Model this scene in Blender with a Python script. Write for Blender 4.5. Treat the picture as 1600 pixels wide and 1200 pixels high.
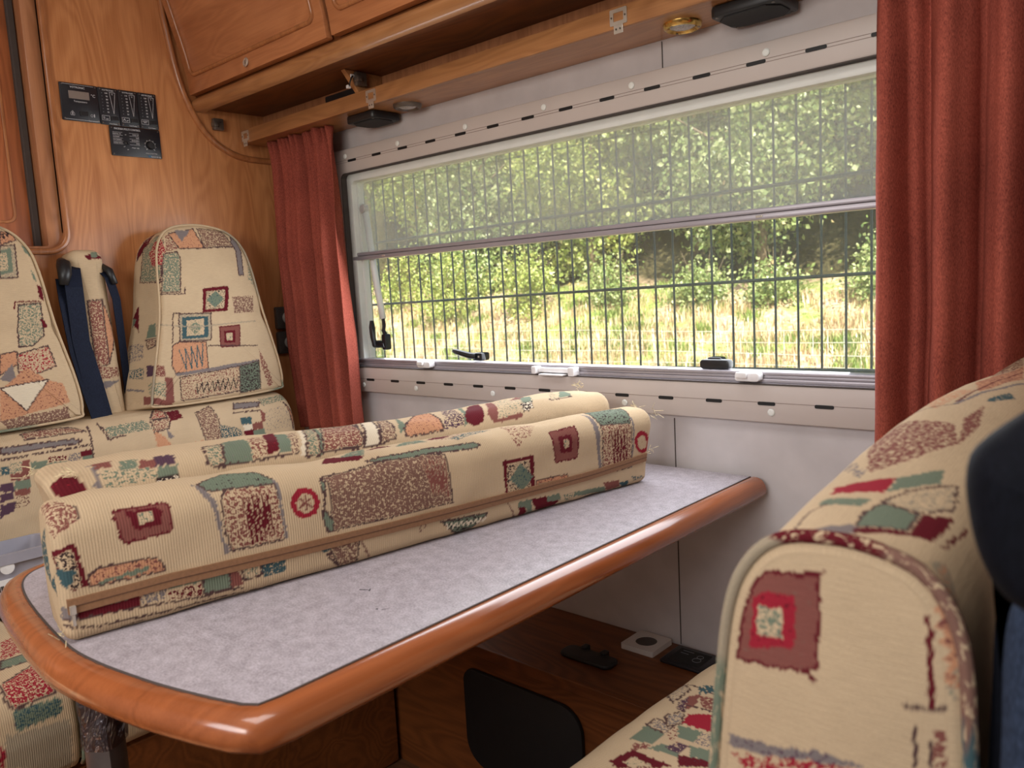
import bpy, bmesh, math, random
import numpy as np
from mathutils import Vector, Matrix
from mathutils import noise as mnoise

# ------------------------------------------------------------------ scene, camera, light
random.seed(7)
rng = np.random.default_rng(7)
scene = bpy.context.scene
COL = scene.collection
for o in list(bpy.data.objects):
    bpy.data.objects.remove(o)

def look_matrix(yaw, pitch, roll, loc):
    f = Vector((-math.sin(yaw)*math.cos(pitch), math.cos(yaw)*math.cos(pitch), -math.sin(pitch)))
    r = f.cross(Vector((0, 0, 1))).normalized()
    u = r.cross(f)
    c, s = math.cos(roll), math.sin(roll)
    r2 = c*r + s*u
    u2 = -s*r + c*u
    m = Matrix((r2, u2, -f)).transposed().to_4x4()
    m.translation = loc
    return m

cam_data = bpy.data.cameras.new('camera')
cam = bpy.data.objects.new('camera', cam_data)
COL.objects.link(cam)
cam.matrix_world = look_matrix(0.741194, 0.120840, -0.0539675, Vector((2.0125, -1.294, 1.05)))
cam_data.sensor_width = 36.0
cam_data.lens = 1252.33/1600*36
cam_data.clip_start = 0.01
cam_data.clip_end = 300
cam_data.dof.use_dof = True
cam_data.dof.focus_distance = 1.55
cam_data.dof.aperture_fstop = 9.0
scene.camera = cam

scene.view_settings.view_transform = 'Standard'
scene.view_settings.look = 'None'
scene.view_settings.gamma = 1.0
scene.view_settings.use_curve_mapping = False
scene.view_settings.exposure = -0.08
scene.cycles.use_denoising = True
scene.cycles.max_bounces = 10
scene.cycles.diffuse_bounces = 5
scene.cycles.transparent_max_bounces = 16

world = bpy.data.worlds.new('sky')
scene.world = world
world.use_nodes = True
wn = world.node_tree.nodes
wn.clear()
w_out = wn.new('ShaderNodeOutputWorld')
w_bg = wn.new('ShaderNodeBackground')
w_sky = wn.new('ShaderNodeTexSky')
w_sky.sky_type = 'NISHITA'
w_sky.sun_disc = False
w_sky.sun_elevation = math.radians(42)
w_sky.sun_rotation = math.radians(150)
w_sky.air_density = 1.0
w_sky.dust_density = 2.0
w_bg.inputs['Strength'].default_value = 0.30
world.node_tree.links.new(w_sky.outputs[0], w_bg.inputs[0])
world.node_tree.links.new(w_bg.outputs[0], w_out.inputs[0])

def sun_light(energy, elev, azim, color):
    d = bpy.data.lights.new('sun', 'SUN')
    d.energy = energy
    d.angle = math.radians(0.6)
    d.color = color
    o = bpy.data.objects.new('sun', d)
    COL.objects.link(o)
    # azim: direction the light comes from, degrees from +x towards +y
    e, a = math.radians(elev), math.radians(azim)
    v = Vector((math.cos(e)*math.cos(a), math.cos(e)*math.sin(a), math.sin(e)))
    o.rotation_euler = v.to_track_quat('Z', 'Y').to_euler()
    o.location = (6, 4, 8)
    return o
sun_light(15.0, 46, -48, (1.0, 0.93, 0.80))

def area_light(name, loc, target, sx, sy, power, color):
    d = bpy.data.lights.new(name, 'AREA')
    d.shape = 'RECTANGLE'
    d.size, d.size_y = sx, sy
    d.energy = power
    d.color = color
    o = bpy.data.objects.new(name, d)
    COL.objects.link(o)
    o.location = loc
    v = Vector(loc) - Vector(target)
    o.rotation_euler = v.to_track_quat('Z', 'Y').to_euler()
    return o
# added lamps in place of daylight: assumed roof hatch, assumed window opposite, pictured window
area_light('added_hatch_lamp', (1.55, -1.15, 1.955), (1.55, -1.15, 0), 0.62, 0.62, 7.0, (1.0, 0.98, 0.96))  # added lamp below the assumed hatch, which the slab covers
area_light('added_opposite_lamp', (1.55, -2.235, 1.45), (1.6, 0, 0.9), 1.25, 0.50, 16.5, (1.0, 0.96, 0.92))  # added lamp just inside the assumed window opposite
area_light('added_window_lamp', (0.96, -0.045, 1.10), (0.96, -1.0, 0.82), 1.18, 0.46, 9.5, (0.92, 0.95, 1.0))  # added lamp on the room side of the pictured window

# ------------------------------------------------------------------ materials
def S(r, g, b):
    def f(c):
        c /= 255.0
        return c/12.92 if c <= 0.04045 else ((c+0.055)/1.055)**2.4
    return (f(r), f(g), f(b), 1.0)

class NT:
    def __init__(self, name):
        self.m = bpy.data.materials.new(name)
        self.m.use_nodes = True
        self.t = self.m.node_tree
        self.t.nodes.clear()
        self.out = self.n('ShaderNodeOutputMaterial')
    def n(self, kind, **kw):
        nd = self.t.nodes.new(kind)
        for k, v in kw.items():
            if k in nd.bl_rna.properties:
                setattr(nd, k, v)
            else:
                self.put(nd.inputs[k.replace('_', ' ')] if k.replace('_', ' ') in nd.inputs else nd.inputs[k], v)
        return nd
    def put(self, sock, v):
        if isinstance(v, bpy.types.NodeSocket):
            self.t.links.new(v, sock)
        elif isinstance(v, bpy.types.Node):
            self.t.links.new(v.outputs[0], sock)
        else:
            sock.default_value = v
    def math(self, op, a, b=0.0, clamp=False):
        nd = self.t.nodes.new('ShaderNodeMath')
        nd.operation = op
        nd.use_clamp = clamp
        self.put(nd.inputs[0], a)
        self.put(nd.inputs[1], b)
        return nd.outputs[0]
    def mix(self, f, a, b, kind='MIX'):
        nd = self.t.nodes.new('ShaderNodeMix')
        nd.data_type = 'RGBA'
        nd.blend_type = kind
        self.put(nd.inputs[0], f)
        self.put(nd.inputs[6], a)
        self.put(nd.inputs[7], b)
        return nd.outputs[2]
    def ramp(self, f, stops):
        nd = self.t.nodes.new('ShaderNodeValToRGB')
        self.put(nd.inputs[0], f)
        e = nd.color_ramp.elements
        while len(e) < len(stops):
            e.new(0.5)
        for el, (p, c) in zip(e, stops):
            el.position = p
            el.color = c
        return nd.outputs[0]
    def obj(self):
        return self.n('ShaderNodeTexCoord').outputs['Object']
    def mapped(self, scale, rot=(0, 0, 0), src=None):
        nd = self.n('ShaderNodeMapping')
        self.put(nd.inputs[0], src if src is not None else self.obj())
        nd.inputs['Scale'].default_value = scale
        nd.inputs['Rotation'].default_value = rot
        return nd.outputs[0]
    def noise(self, vec, scale, detail=2.0, rough=0.5, dist=0.0):
        nd = self.n('ShaderNodeTexNoise')
        self.put(nd.inputs['Vector'], vec)
        nd.inputs['Scale'].default_value = scale
        nd.inputs['Detail'].default_value = detail
        nd.inputs['Roughness'].default_value = rough
        nd.inputs['Distortion'].default_value = dist
        return nd.outputs[0]
    def bump(self, h, strength=0.3, dist=0.002, normal=None):
        nd = self.n('ShaderNodeBump')
        self.put(nd.inputs['Height'], h)
        nd.inputs['Strength'].default_value = strength
        nd.inputs['Distance'].default_value = dist
        if normal is not None:
            self.put(nd.inputs['Normal'], normal)
        return nd.outputs[0]
    def bsdf(self, color, rough=0.5, metal=0.0, normal=None, spec=0.5, coat=0.0, sheen=0.0):
        nd = self.n('ShaderNodeBsdfPrincipled')
        self.put(nd.inputs['Base Color'], color)
        self.put(nd.inputs['Roughness'], rough)
        nd.inputs['Metallic'].default_value = metal
        nd.inputs['Specular IOR Level'].default_value = spec
        nd.inputs['Coat Weight'].default_value = coat
        nd.inputs['Coat Roughness'].default_value = 0.12
        nd.inputs['Sheen Weight'].default_value = sheen
        if normal is not None:
            self.put(nd.inputs['Normal'], normal)
        return nd
    def done(self, shader):
        self.put(self.out.inputs['Surface'], shader)
        return self.m

def plain(name, col, rough=0.5, metal=0.0, grain=0.06, scale=60.0, spec=0.5, bump=0.0, coat=0.0):
    t = NT(name)
    nz = t.noise(t.obj(), scale, 3)
    c2 = tuple(min(1.0, c*(1+grain*2)) for c in col[:3]) + (1,)
    c1 = tuple(c*(1-grain*2) for c in col[:3]) + (1,)
    c = t.ramp(nz, [(0.3, c1), (0.7, c2)])
    nm = t.bump(nz, bump, 0.001) if bump else None
    return t.done(t.bsdf(c, rough, metal, nm, spec, coat))

def wood(name, dark, light, axis='z', scale=1.0, rough=0.38, coat=0.15, figure=0.5, spec=0.4):
    t = NT(name)
    ax = 'xyz'.index(axis)
    sc = [9.0*scale]*3
    sc[ax] = 0.9*scale
    v = t.mapped(tuple(sc))
    big = t.noise(v, 1.0, 4, 0.55, 1.2)
    sc3 = [12.0*scale]*3
    sc3[ax] = 2.2*scale
    fig = t.noise(t.mapped(tuple(sc3)), 1.0, 1.5, 0.45, 0.5)
    rings = t.math('ADD', t.math('MULTIPLY', t.math('SINE', t.math('MULTIPLY', fig, 62.0)), 0.5), 0.5)   # flame figure of the veneer
    sc2 = [260.0*scale]*3
    sc2[ax] = 7.0*scale
    fine = t.noise(t.mapped(tuple(sc2)), 1.0, 2, 0.6)
    f = t.math('ADD', t.math('MULTIPLY', big, 1.0-figure), t.math('MULTIPLY', rings, figure))
    f = t.math('ADD', t.math('MULTIPLY', f, 0.72), t.math('MULTIPLY', fine, 0.28))
    c = t.ramp(f, [(0.22, dark), (0.75, light)])
    nm = t.bump(fine, 0.06, 0.001)
    return t.done(t.bsdf(c, rough, 0, nm, spec, coat))

def fabric(name, rib_axis):
    """woven tapestry: colours come from the pattern woven into the mesh (pat, pat2, alpha = speckle density)"""
    t = NT(name)
    a = t.n('ShaderNodeAttribute', attribute_name='pat')
    b = t.n('ShaderNodeAttribute', attribute_name='pat2')
    uv = t.n('ShaderNodeAttribute', attribute_name='fuv').outputs['Vector']
    sp = t.n('ShaderNodeSeparateXYZ')
    t.put(sp.inputs[0], uv)
    n1 = t.noise(uv, 260.0, 3.0, 0.62, 0.6)
    thr = t.math('SUBTRACT', 0.72, t.math('MULTIPLY', a.outputs['Alpha'], 0.42))
    fac = t.math('MULTIPLY', t.math('SUBTRACT', n1, thr), 16.0, clamp=False)
    fac = t.math('ADD', fac, 0.5, clamp=True)
    has = t.math('GREATER_THAN', a.outputs['Alpha'], 0.03)
    fac = t.math('MULTIPLY', fac, has)
    col = t.mix(fac, a.outputs['Color'], b.outputs['Color'])
    # ribs of the weave
    ph = t.math('MULTIPLY', sp.outputs[rib_axis], 2*math.pi/(0.0030 if rib_axis == 0 else 0.0019))
    wob = t.noise(uv, 60.0, 2.0)
    ph = t.math('ADD', ph, t.math('MULTIPLY', wob, 3.0))
    rib = t.math('ADD', t.math('MULTIPLY', t.math('SINE', ph), 0.5), 0.5)
    if rib_axis == 1:                                 # finer weave with slubs along the weft
        slub = t.noise(t.mapped((70, 900, 1), src=uv), 1.0, 2.0, 0.6)
        rib = t.math('ADD', t.math('MULTIPLY', rib, 0.25), t.math('MULTIPLY', slub, 0.9))
    th = t.noise(t.mapped((1, 1, 1) if rib_axis == 0 else (1, 1, 1), src=uv), 900.0, 1.0)
    dirt = t.noise(uv, 14.0, 3.0)
    shade = t.math('ADD', t.math('MULTIPLY', rib, 0.13 if rib_axis == 0 else 0.34), t.math('ADD', t.math('MULTIPLY', th, 0.28), 0.62 if rib_axis == 0 else 0.50))
    shade = t.math('ADD', shade, t.math('MULTIPLY', dirt, 0.20))
    col = t.mix(1.0, col, shade, 'MULTIPLY')
    h = t.math('ADD', t.math('MULTIPLY', rib, 0.7), t.math('MULTIPLY', th, 0.5))
    nm = t.bump(h, 0.35, 0.0012)
    return t.done(t.bsdf(col, 0.94, 0, nm, 0.10, 0, 0.0))

def cloth(name, c1, c2, scale=1.0, rough=0.95, translucent=0.0):
    t = NT(name)
    v = t.mapped((1300*scale, 1300*scale, 260*scale))
    n1 = t.noise(v, 1.0, 2, 0.6)
    n2 = t.noise(t.obj(), 9.0, 3)
    f = t.math('ADD', t.math('MULTIPLY', n1, 0.8), t.math('MULTIPLY', n2, 0.2))
    c = t.ramp(f, [(0.30, c1), (0.70, c2)])
    nm = t.bump(n1, 0.25, 0.001)
    sh = t.bsdf(c, rough, 0, nm, 0.10, 0, 0.0)
    if translucent:
        tr = t.n('ShaderNodeBsdfTranslucent')
        t.put(tr.inputs[0], c)
        mx = t.n('ShaderNodeMixShader')
        mx.inputs[0].default_value = translucent
        t.put(mx.inputs[1], sh)
        t.put(mx.inputs[2], tr)
        sh = mx
    return t.done(sh)

def glass_pane(name, tint, refl=0.06, haze=0.0):
    t = NT(name)
    tr = t.n('ShaderNodeBsdfTransparent')
    tr.inputs[0].default_value = tint
    gl = t.n('ShaderNodeBsdfGlossy')
    gl.inputs['Roughness'].default_value = 0.03
    lw = t.n('ShaderNodeLayerWeight')
    lw.inputs[0].default_value = 0.25
    f = t.math('ADD', t.math('MULTIPLY', lw.outputs['Facing'], 0.06), refl*0.5)
    mx = t.n('ShaderNodeMixShader')
    t.put(mx.inputs[0], f)
    t.put(mx.inputs[1], tr)
    t.put(mx.inputs[2], gl)
    if haze:                                          # veiling glare over the view, mixed into the pane as pale haze
        tl = t.n('ShaderNodeBsdfTranslucent')
        tl.inputs[0].default_value = (0.9, 0.9, 0.86, 1)
        m2 = t.n('ShaderNodeMixShader')
        nz = t.noise(t.obj(), 9.0, 4, 0.65)
        t.put(m2.inputs[0], t.math('MULTIPLY', nz, haze*2))
        t.put(m2.inputs[1], mx)
        t.put(m2.inputs[2], tl)
        mx = m2
    return t.done(mx)

def screen_mesh(name, cover, col):
    """fine fly-screen weave, too fine to see thread by thread"""
    t = NT(name)
    tr = t.n('ShaderNodeBsdfTransparent')
    df = t.n('ShaderNodeBsdfDiffuse')
    df.inputs[0].default_value = col
    tl = t.n('ShaderNodeBsdfTranslucent')
    tl.inputs[0].default_value = col
    m1 = t.n('ShaderNodeMixShader')
    m1.inputs[0].default_value = 0.5
    t.put(m1.inputs[1], df)
    t.put(m1.inputs[2], tl)
    nz = t.noise(t.mapped((2500, 2500, 2500)), 1.0, 1)
    f = t.math('ADD', t.math('MULTIPLY', nz, 0.14), cover-0.07)
    mx = t.n('ShaderNodeMixShader')
    t.put(mx.inputs[0], f)
    t.put(mx.inputs[1], tr)
    t.put(mx.inputs[2], m1)
    return t.done(mx)

M = {}
M['panel_wood'] = wood('panel_wood', S(162, 98, 54), S(213, 149, 97), 'z', 1.1, 0.40, 0.15, 0.20)
M['door_wood'] = wood('door_wood', S(132, 72, 40), S(180, 104, 60), 'z', 1.2, 0.35, 0.2, 0.3)
M['frame_wood'] = wood('frame_wood', S(146, 94, 62), S(188, 130, 90), 'z', 1.3, 0.35, 0.2, 0.25)
M['locker_wood'] = wood('locker_wood', S(154, 93, 57), S(201, 136, 90), 'x', 1.1, 0.32, 0.25, 0.14)
M['rail_wood'] = wood('rail_wood', S(140, 92, 56), S(188, 134, 86), 'x', 1.2, 0.33, 0.25, 0.2)
M['trim_wood'] = wood('trim_wood', S(140, 86, 50), S(186, 122, 76), 'z', 1.5, 0.30, 0.3, 0.25)
M['rim_wood'] = wood('rim_wood', S(130, 70, 38), S(172, 99, 57), 'y', 1.0, 0.22, 0.6, 0.2)
M['base_wood'] = wood('base_wood', S(84, 44, 18), S(128, 74, 36), 'x', 1.0, 0.45, 0.05, 0.3)
M['black_plastic'] = plain('black_plastic', S(26, 26, 28), 0.42, 0, 0.1)
M['black_matte'] = plain('black_matte', S(13, 13, 14), 0.6, 0, 0.1)
M['dark_panel'] = plain('dark_panel', S(24, 24, 30), 0.35, 0, 0.06)
M['print_white'] = plain('print_white', S(205, 203, 205), 0.6, 0, 0.02)
M['print_grey'] = plain('print_grey', S(120, 122, 128), 0.6, 0, 0.02)
M['print_blue'] = plain('print_blue', S(50, 110, 150), 0.6, 0, 0.02)
M['lcd'] = plain('lcd', S(128, 116, 108), 0.3, 0, 0.03)
M['window_frame'] = plain('window_frame', S(192, 181, 174), 0.42, 0, 0.015, 8)
M['window_white'] = plain('window_white', S(222, 224, 218), 0.4, 0, 0.02, 20)
M['white_plastic'] = plain('white_plastic', S(232, 230, 230), 0.35, 0, 0.02, 30)
M['socket_white'] = plain('socket_white', S(205, 200, 196), 0.4, 0, 0.02, 30)
M['aluminium'] = plain('aluminium', S(168, 162, 168), 0.36, 0.25, 0.03, 12)
M['chrome'] = plain('chrome', S(212, 206, 194), 0.3, 0.7, 0.05, 30)
M['brass'] = plain('brass', S(214, 178, 104), 0.22, 1.0, 0.05, 30)
M['dark_metal'] = plain('dark_metal', S(118, 110, 102), 0.3, 0.7, 0.1, 60)
M['steel'] = plain('steel', S(150, 150, 152), 0.35, 0.9, 0.08, 30)
M['wall'] = plain('wall', S(196, 190, 190), 0.7, 0, 0.035, 14)
M['ceiling'] = plain('ceiling', S(214, 206, 194), 0.8, 0, 0.02, 14)
M['floor'] = wood('floor_vinyl', S(70, 46, 30), S(112, 76, 50), 'x', 0.8, 0.5, 0.0, 0.3)
M['seam'] = plain('seam', S(74, 66, 62), 0.8, 0, 0.02)
M['groove'] = plain('groove', S(128, 110, 100), 0.7, 0, 0.02)
M['belt'] = cloth('belt', S(14, 17, 28), S(34, 40, 58), 0.8, 0.7)
M['grey_switch'] = plain('grey_switch', S(72, 66, 62), 0.5, 0, 0.05)
M['knob_grey'] = plain('knob_grey', S(178, 172, 168), 0.4, 0, 0.03)
M['crate'] = plain('crate', S(150, 148, 158), 0.45, 0, 0.03, 20)
M['label_white'] = plain('label_white', S(216, 214, 212), 0.6, 0, 0.02)
M['curtain'] = cloth('curtain', S(106, 48, 44), S(200, 106, 86), 1.0, 0.95, 0.22)
M['jacket'] = cloth('jacket', S(8, 9, 14), S(19, 21, 29), 0.7, 0.75)
M['denim'] = cloth('denim', S(24, 30, 41), S(58, 70, 92), 0.8, 0.9)
M['fabric_u'] = fabric('tapestry_ribs_across', 0)
M['fabric_v'] = fabric('tapestry_ribs_along', 1)
M['zip'] = plain('zip', S(134, 96, 66), 0.7, 0, 0.05, 300)
M['zip_dark'] = plain('zip_dark', S(92, 62, 42), 0.7, 0, 0.05, 300)
M['fence_green'] = plain('fence_green', S(58, 75, 78), 0.45, 0.1, 0.06, 20)
M['wire'] = plain('wire', S(206, 204, 196), 0.4, 0.3, 0.05, 20)
M['glass'] = glass_pane('glass', (0.97, 0.985, 0.97, 1), 0.05, 0.08)
M['pane_edge'] = glass_pane('pane_edge', (0.66, 0.72, 0.68, 1), 0.08)
M['fly_screen'] = screen_mesh('fly_screen', 0.26, S(225, 227, 226))
M['lens'] = plain('lens', S(196, 194, 190), 0.15, 0.3, 0.15, 300)

def laminate():
    t = NT('laminate')
    a = t.noise(t.obj(), 420.0, 3, 0.7)
    b = t.noise(t.obj(), 60.0, 3, 0.6)
    f = t.math('ADD', t.math('MULTIPLY', a, 0.65), t.math('MULTIPLY', b, 0.35))
    c = t.ramp(f, [(0.34, S(132, 124, 129)), (0.5, S(169, 161, 167)), (0.66, S(196, 189, 196))])
    return t.done(t.bsdf(c, 0.42, 0, t.bump(a, 0.08, 0.0005), 0.45))
M['laminate'] = laminate()

def film():
    t = NT('clear_film')
    n1 = t.noise(t.mapped((30, 30, 14)), 1.0, 3, 0.6, 1.5)
    g = t.n('ShaderNodeBsdfGlossy')
    g.inputs['Roughness'].default_value = 0.18
    g.inputs[0].default_value = S(210, 208, 220)
    t.put(g.inputs['Normal'], t.bump(n1, 0.9, 0.02))
    tr = t.n('ShaderNodeBsdfTransparent')
    tr.inputs[0].default_value = S(200, 200, 208)
    mx = t.n('ShaderNodeMixShader')
    mx.inputs[0].default_value = 0.35
    t.put(mx.inputs[1], tr)
    t.put(mx.inputs[2], g)
    return t.done(mx)
M['film'] = film()

# ------------------------------------------------------------------ object helpers
def link(name, me, m=None, parent=None, smooth=False):
    if m is not None:
        me.materials.append(m)
    if smooth:
        me.polygons.foreach_set('use_smooth', [True]*len(me.polygons))
    o = bpy.data.objects.new(name, me)
    COL.objects.link(o)
    if parent is not None:
        o.parent = parent
        o.matrix_parent_inverse = Matrix.Translation(-root_loc(parent))
    return o

def root_loc(o):
    v = Vector((0, 0, 0))
    while o is not None:
        v += o.location
        o = o.parent if False else None
    return v

def obj(name, bm, m, parent=None, smooth=False, auto=None):
    me = bpy.data.meshes.new(name)
    bm.normal_update()
    bm.to_mesh(me)
    bm.free()
    o = link(name, me, m, parent, smooth)
    if auto is not None:
        me.polygons.foreach_set('use_smooth', [True]*len(me.polygons))
        me.set_sharp_from_angle(angle=math.radians(auto))
    return o

def thing(name, label, cat, loc=(0, 0, 0), group=None):
    o = bpy.data.objects.new(name, None)
    o.empty_display_size = 0.05
    COL.objects.link(o)
    o.location = loc
    tag(o, label, cat, group)
    return o

def tag(o, label, cat, group=None):
    o['label'] = label
    o['category'] = cat
    if group:
        o['group'] = group
    return o

def struct(o):
    o['kind'] = 'structure'
    return o

def bx(bm, x0, x1, y0, y1, z0, z1, bev=0.0, seg=2):
    r = bmesh.ops.create_cube(bm, size=1.0)
    vs = r['verts']
    bmesh.ops.scale(bm, vec=(x1-x0, y1-y0, z1-z0), verts=vs)
    bmesh.ops.translate(bm, vec=((x0+x1)/2, (y0+y1)/2, (z0+z1)/2), verts=vs)
    if bev > 0:
        es = list({e for v in vs for e in v.link_edges})
        bmesh.ops.bevel(bm, geom=es, offset=bev, segments=seg, affect='EDGES', profile=0.5)
    return bm

def box(x0, x1, y0, y1, z0, z1, bev=0.0, seg=2):
    return bx(bmesh.new(), x0, x1, y0, y1, z0, z1, bev, seg)

def prism(bm, pts, d0, d1, plane='xy', bev=0.0, seg=2):
    """closed outline pts (counter-clockwise) extruded between d0 and d1 along the third axis"""
    def P(a, b, d):
        return {'xy': (a, b, d), 'yz': (d, a, b), 'xz': (a, d, b)}[plane]
    n = len(pts)
    lo = [bm.verts.new(P(a, b, d0)) for a, b in pts]
    hi = [bm.verts.new(P(a, b, d1)) for a, b in pts]
    f = [bm.faces.new(lo[::-1]), bm.faces.new(hi)]
    for i in range(n):
        f.append(bm.faces.new((lo[i], lo[(i+1) % n], hi[(i+1) % n], hi[i])))
    bmesh.ops.recalc_face_normals(bm, faces=f)
    if bev > 0:
        es = [e for e in f[0].edges] + [e for e in f[1].edges]
        bmesh.ops.bevel(bm, geom=es, offset=bev, segments=seg, affect='EDGES', profile=0.5)
    return bm

def rrect(x0, x1, y0, y1, r, n=6):
    """rounded rectangle outline, counter-clockwise"""
    if not isinstance(r, (list, tuple)):
        r = [r]*4                                     # bl, br, tr, tl
    out = []
    for (cx, cy, a0, q) in ((x0+r[0], y0+r[0], 180, r[0]), (x1-r[1], y0+r[1], 270, r[1]),
                            (x1-r[2], y1-r[2], 0, r[2]), (x0+r[3], y1-r[3], 90, r[3])):
        for k in range(n+1):
            a = math.radians(a0+90*k/n)
            out.append((cx+q*math.cos(a), cy+q*math.sin(a)))
    return out

def ring(bm, outer, inner, d0, d1, plane='xz', bev=0.0):
    """frame between two outlines with the same number of points"""
    def P(a, b, d):
        return {'xy': (a, b, d), 'yz': (d, a, b), 'xz': (a, d, b)}[plane]
    n = len(outer)
    V = [[bm.verts.new(P(a, b, d)) for a, b in L] for L, d in ((outer, d0), (inner, d0), (outer, d1), (inner, d1))]
    fs = []
    for i in range(n):
        j = (i+1) % n
        fs.append(bm.faces.new((V[0][i], V[0][j], V[1][j], V[1][i])))
        fs.append(bm.faces.new((V[2][i], V[3][i], V[3][j], V[2][j])))
        fs.append(bm.faces.new((V[0][i], V[2][i], V[2][j], V[0][j])))
        fs.append(bm.faces.new((V[1][i], V[1][j], V[3][j], V[3][i])))
    bmesh.ops.recalc_face_normals(bm, faces=fs)
    if bev > 0:
        es = [e for f in fs for e in f.edges if len({v.co[{'xy': 2, 'yz': 0, 'xz': 1}[plane]] for v in e.verts}) == 1
              and any(abs(v.co[{'xy': 2, 'yz': 0, 'xz': 1}[plane]]-d0) < 1e-7 for v in e.verts)
              and any(len({round(v.co[{'xy': 2, 'yz': 0, 'xz': 1}[plane]], 6) for v in g.verts}) > 1 for g in e.link_faces)]
        bmesh.ops.bevel(bm, geom=list(set(es)), offset=bev, segments=2, affect='EDGES', profile=0.5)
    return bm

def tube(bm, pts, r, n=8, cap=True, closed=False):
    pts = [Vector(p) for p in pts]
    rs = r if isinstance(r, (list, tuple)) else [r]*len(pts)
    rings = []
    up = None
    m = len(pts)
    for i, p in enumerate(pts):
        if closed:
            t = (pts[(i+1) % m]-pts[(i-1) % m]).normalized()
        else:
            t = (pts[min(i+1, m-1)]-pts[max(i-1, 0)]).normalized()
        if up is None:
            up = t.orthogonal().normalized()
        else:
            up = (up-t*up.dot(t))
            up = up.normalized() if up.length > 1e-6 else t.orthogonal().normalized()
        s = t.cross(up)
        rings.append([bm.verts.new(p+(up*math.cos(2*math.pi*k/n)+s*math.sin(2*math.pi*k/n))*rs[i]) for k in range(n)])
    for a, b in list(zip(rings, rings[1:])) + ([(rings[-1], rings[0])] if closed else []):
        for k in range(n):
            bm.faces.new((a[k], a[(k+1) % n], b[(k+1) % n], b[k]))
    if cap and not closed:
        bm.faces.new(rings[0][::-1])
        bm.faces.new(rings[-1])
    return bm

def lathe(bm, prof, center, axis='z', n=24, up=1):
    """profile [(radius, height)] spun about an axis through center"""
    c = Vector(center)
    rings = []
    for r, h in prof:
        L = []
        for k in range(n):
            a = 2*math.pi*k/n
            x, y, z = r*math.cos(a), r*math.sin(a), h*up
            v = {'z': (x, y, z), 'y': (x, z, y), 'x': (z, x, y)}[axis]
            L.append(bm.verts.new(c+Vector(v)))
        rings.append(L)
    fs = []
    for a, b in zip(rings, rings[1:]):
        for k in range(n):
            fs.append(bm.faces.new((a[k], a[(k+1) % n], b[(k+1) % n], b[k])))
    fs.append(bm.faces.new(rings[0][::-1]))
    fs.append(bm.faces.new(rings[-1]))
    bmesh.ops.recalc_face_normals(bm, faces=fs)
    return bm

def text_mesh(txt, size, align='CENTER'):
    cu = bpy.data.curves.new('txt', 'FONT')
    cu.body = txt
    cu.size = size
    cu.align_x = align
    cu.align_y = 'CENTER'
    cu.extrude = 0.0002
    cu.resolution_u = 2
    o = bpy.data.objects.new('txt', cu)
    COL.objects.link(o)
    dg = bpy.context.evaluated_depsgraph_get()
    me = bpy.data.meshes.new_from_object(o.evaluated_get(dg))
    bpy.data.objects.remove(o)
    return me

def lettering(name, txt, size, origin, right, up, m, parent, align='CENTER', stretch=1.0):
    me = text_mesh(txt, size, align)
    r, u = Vector(right).normalized(), Vector(up).normalized()
    n = r.cross(u)
    mt = Matrix((r*stretch, u, n)).transposed().to_4x4()
    mt.translation = Vector(origin)
    me.transform(mt)
    return link(name, me, m, parent)

def copy_mesh_obj(o, loc, parent=None, name=None):
    c = o.copy()
    COL.objects.link(c)
    c.location = loc
    return c
# ------------------------------------------------------------------ the vehicle shell
X1, Y0, ZC = 3.6, -2.25, 1.97                      # far wall, opposite wall, ceiling
struct(obj('floor', box(-0.03, X1, Y0, 0.0, -0.04, 0.0), M['floor']))
bm = bmesh.new()                                    # roof with an assumed hatch opening
for a in ((-0.03, 1.24, Y0, 0.0), (1.86, X1, Y0, 0.0), (1.24, 1.86, Y0, -1.46), (1.24, 1.86, -0.84, 0.0)):
    bx(bm, a[0], a[1], a[2], a[3], ZC, ZC+0.04)
struct(obj('ceiling', bm, M['ceiling']))
WX0, WX1, WZ0, WZ1 = 0.29, 1.712, 0.845, 1.362      # window opening in the wall
bm = bmesh.new()
bx(bm, -0.03, WX0, 0.0, 0.03, -0.04, ZC+0.04)
bx(bm, WX1, X1, 0.0, 0.03, -0.04, ZC+0.04)
bx(bm, WX0, WX1, 0.0, 0.03, -0.04, WZ0)
bx(bm, WX0, WX1, 0.0, 0.03, WZ1, ZC+0.04)
wall_back = struct(obj('wall_back', bm, M['wall']))
bm = bmesh.new()
bx(bm, 1.2345, 1.2362, -0.0012, 0.001, 0.346, 0.79)
obj('panel_joint', bm, M['seam'], wall_back)
obj('panel_joint', box(1.2315, 1.2332, -0.0012, 0.001, 1.417, 1.466), M['seam'], wall_back)
bm = bmesh.new()                                    # far wall and the wall opposite, with an assumed window opening
bx(bm, X1, X1+0.03, Y0, 0.03, -0.04, ZC+0.04)
struct(obj('wall_right', bm, M['wall']))
bm = bmesh.new()
bx(bm, -0.03, 0.90, Y0-0.03, Y0, -0.04, ZC+0.04)
bx(bm, 2.20, X1+0.03, Y0-0.03, Y0, -0.04, ZC+0.04)
bx(bm, 0.90, 2.20, Y0-0.03, Y0, 1.72, ZC+0.04)
bx(bm, 0.90, 2.20, Y0-0.03, Y0, -0.04, 1.18)
struct(obj('wall_front', bm, M['wall']))

hatch = obj('hatch_sun_blocker', box(1.20, 1.90, -1.50, -0.80, ZC+0.05, ZC+0.08, 0.01), M['white_plastic'])  # unseen slab added to keep direct sun from entering the assumed hatch opening
hatch['label'] = 'white sun blocker added over the assumed roof hatch, out of view'
hatch['category'] = 'hatch'
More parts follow.
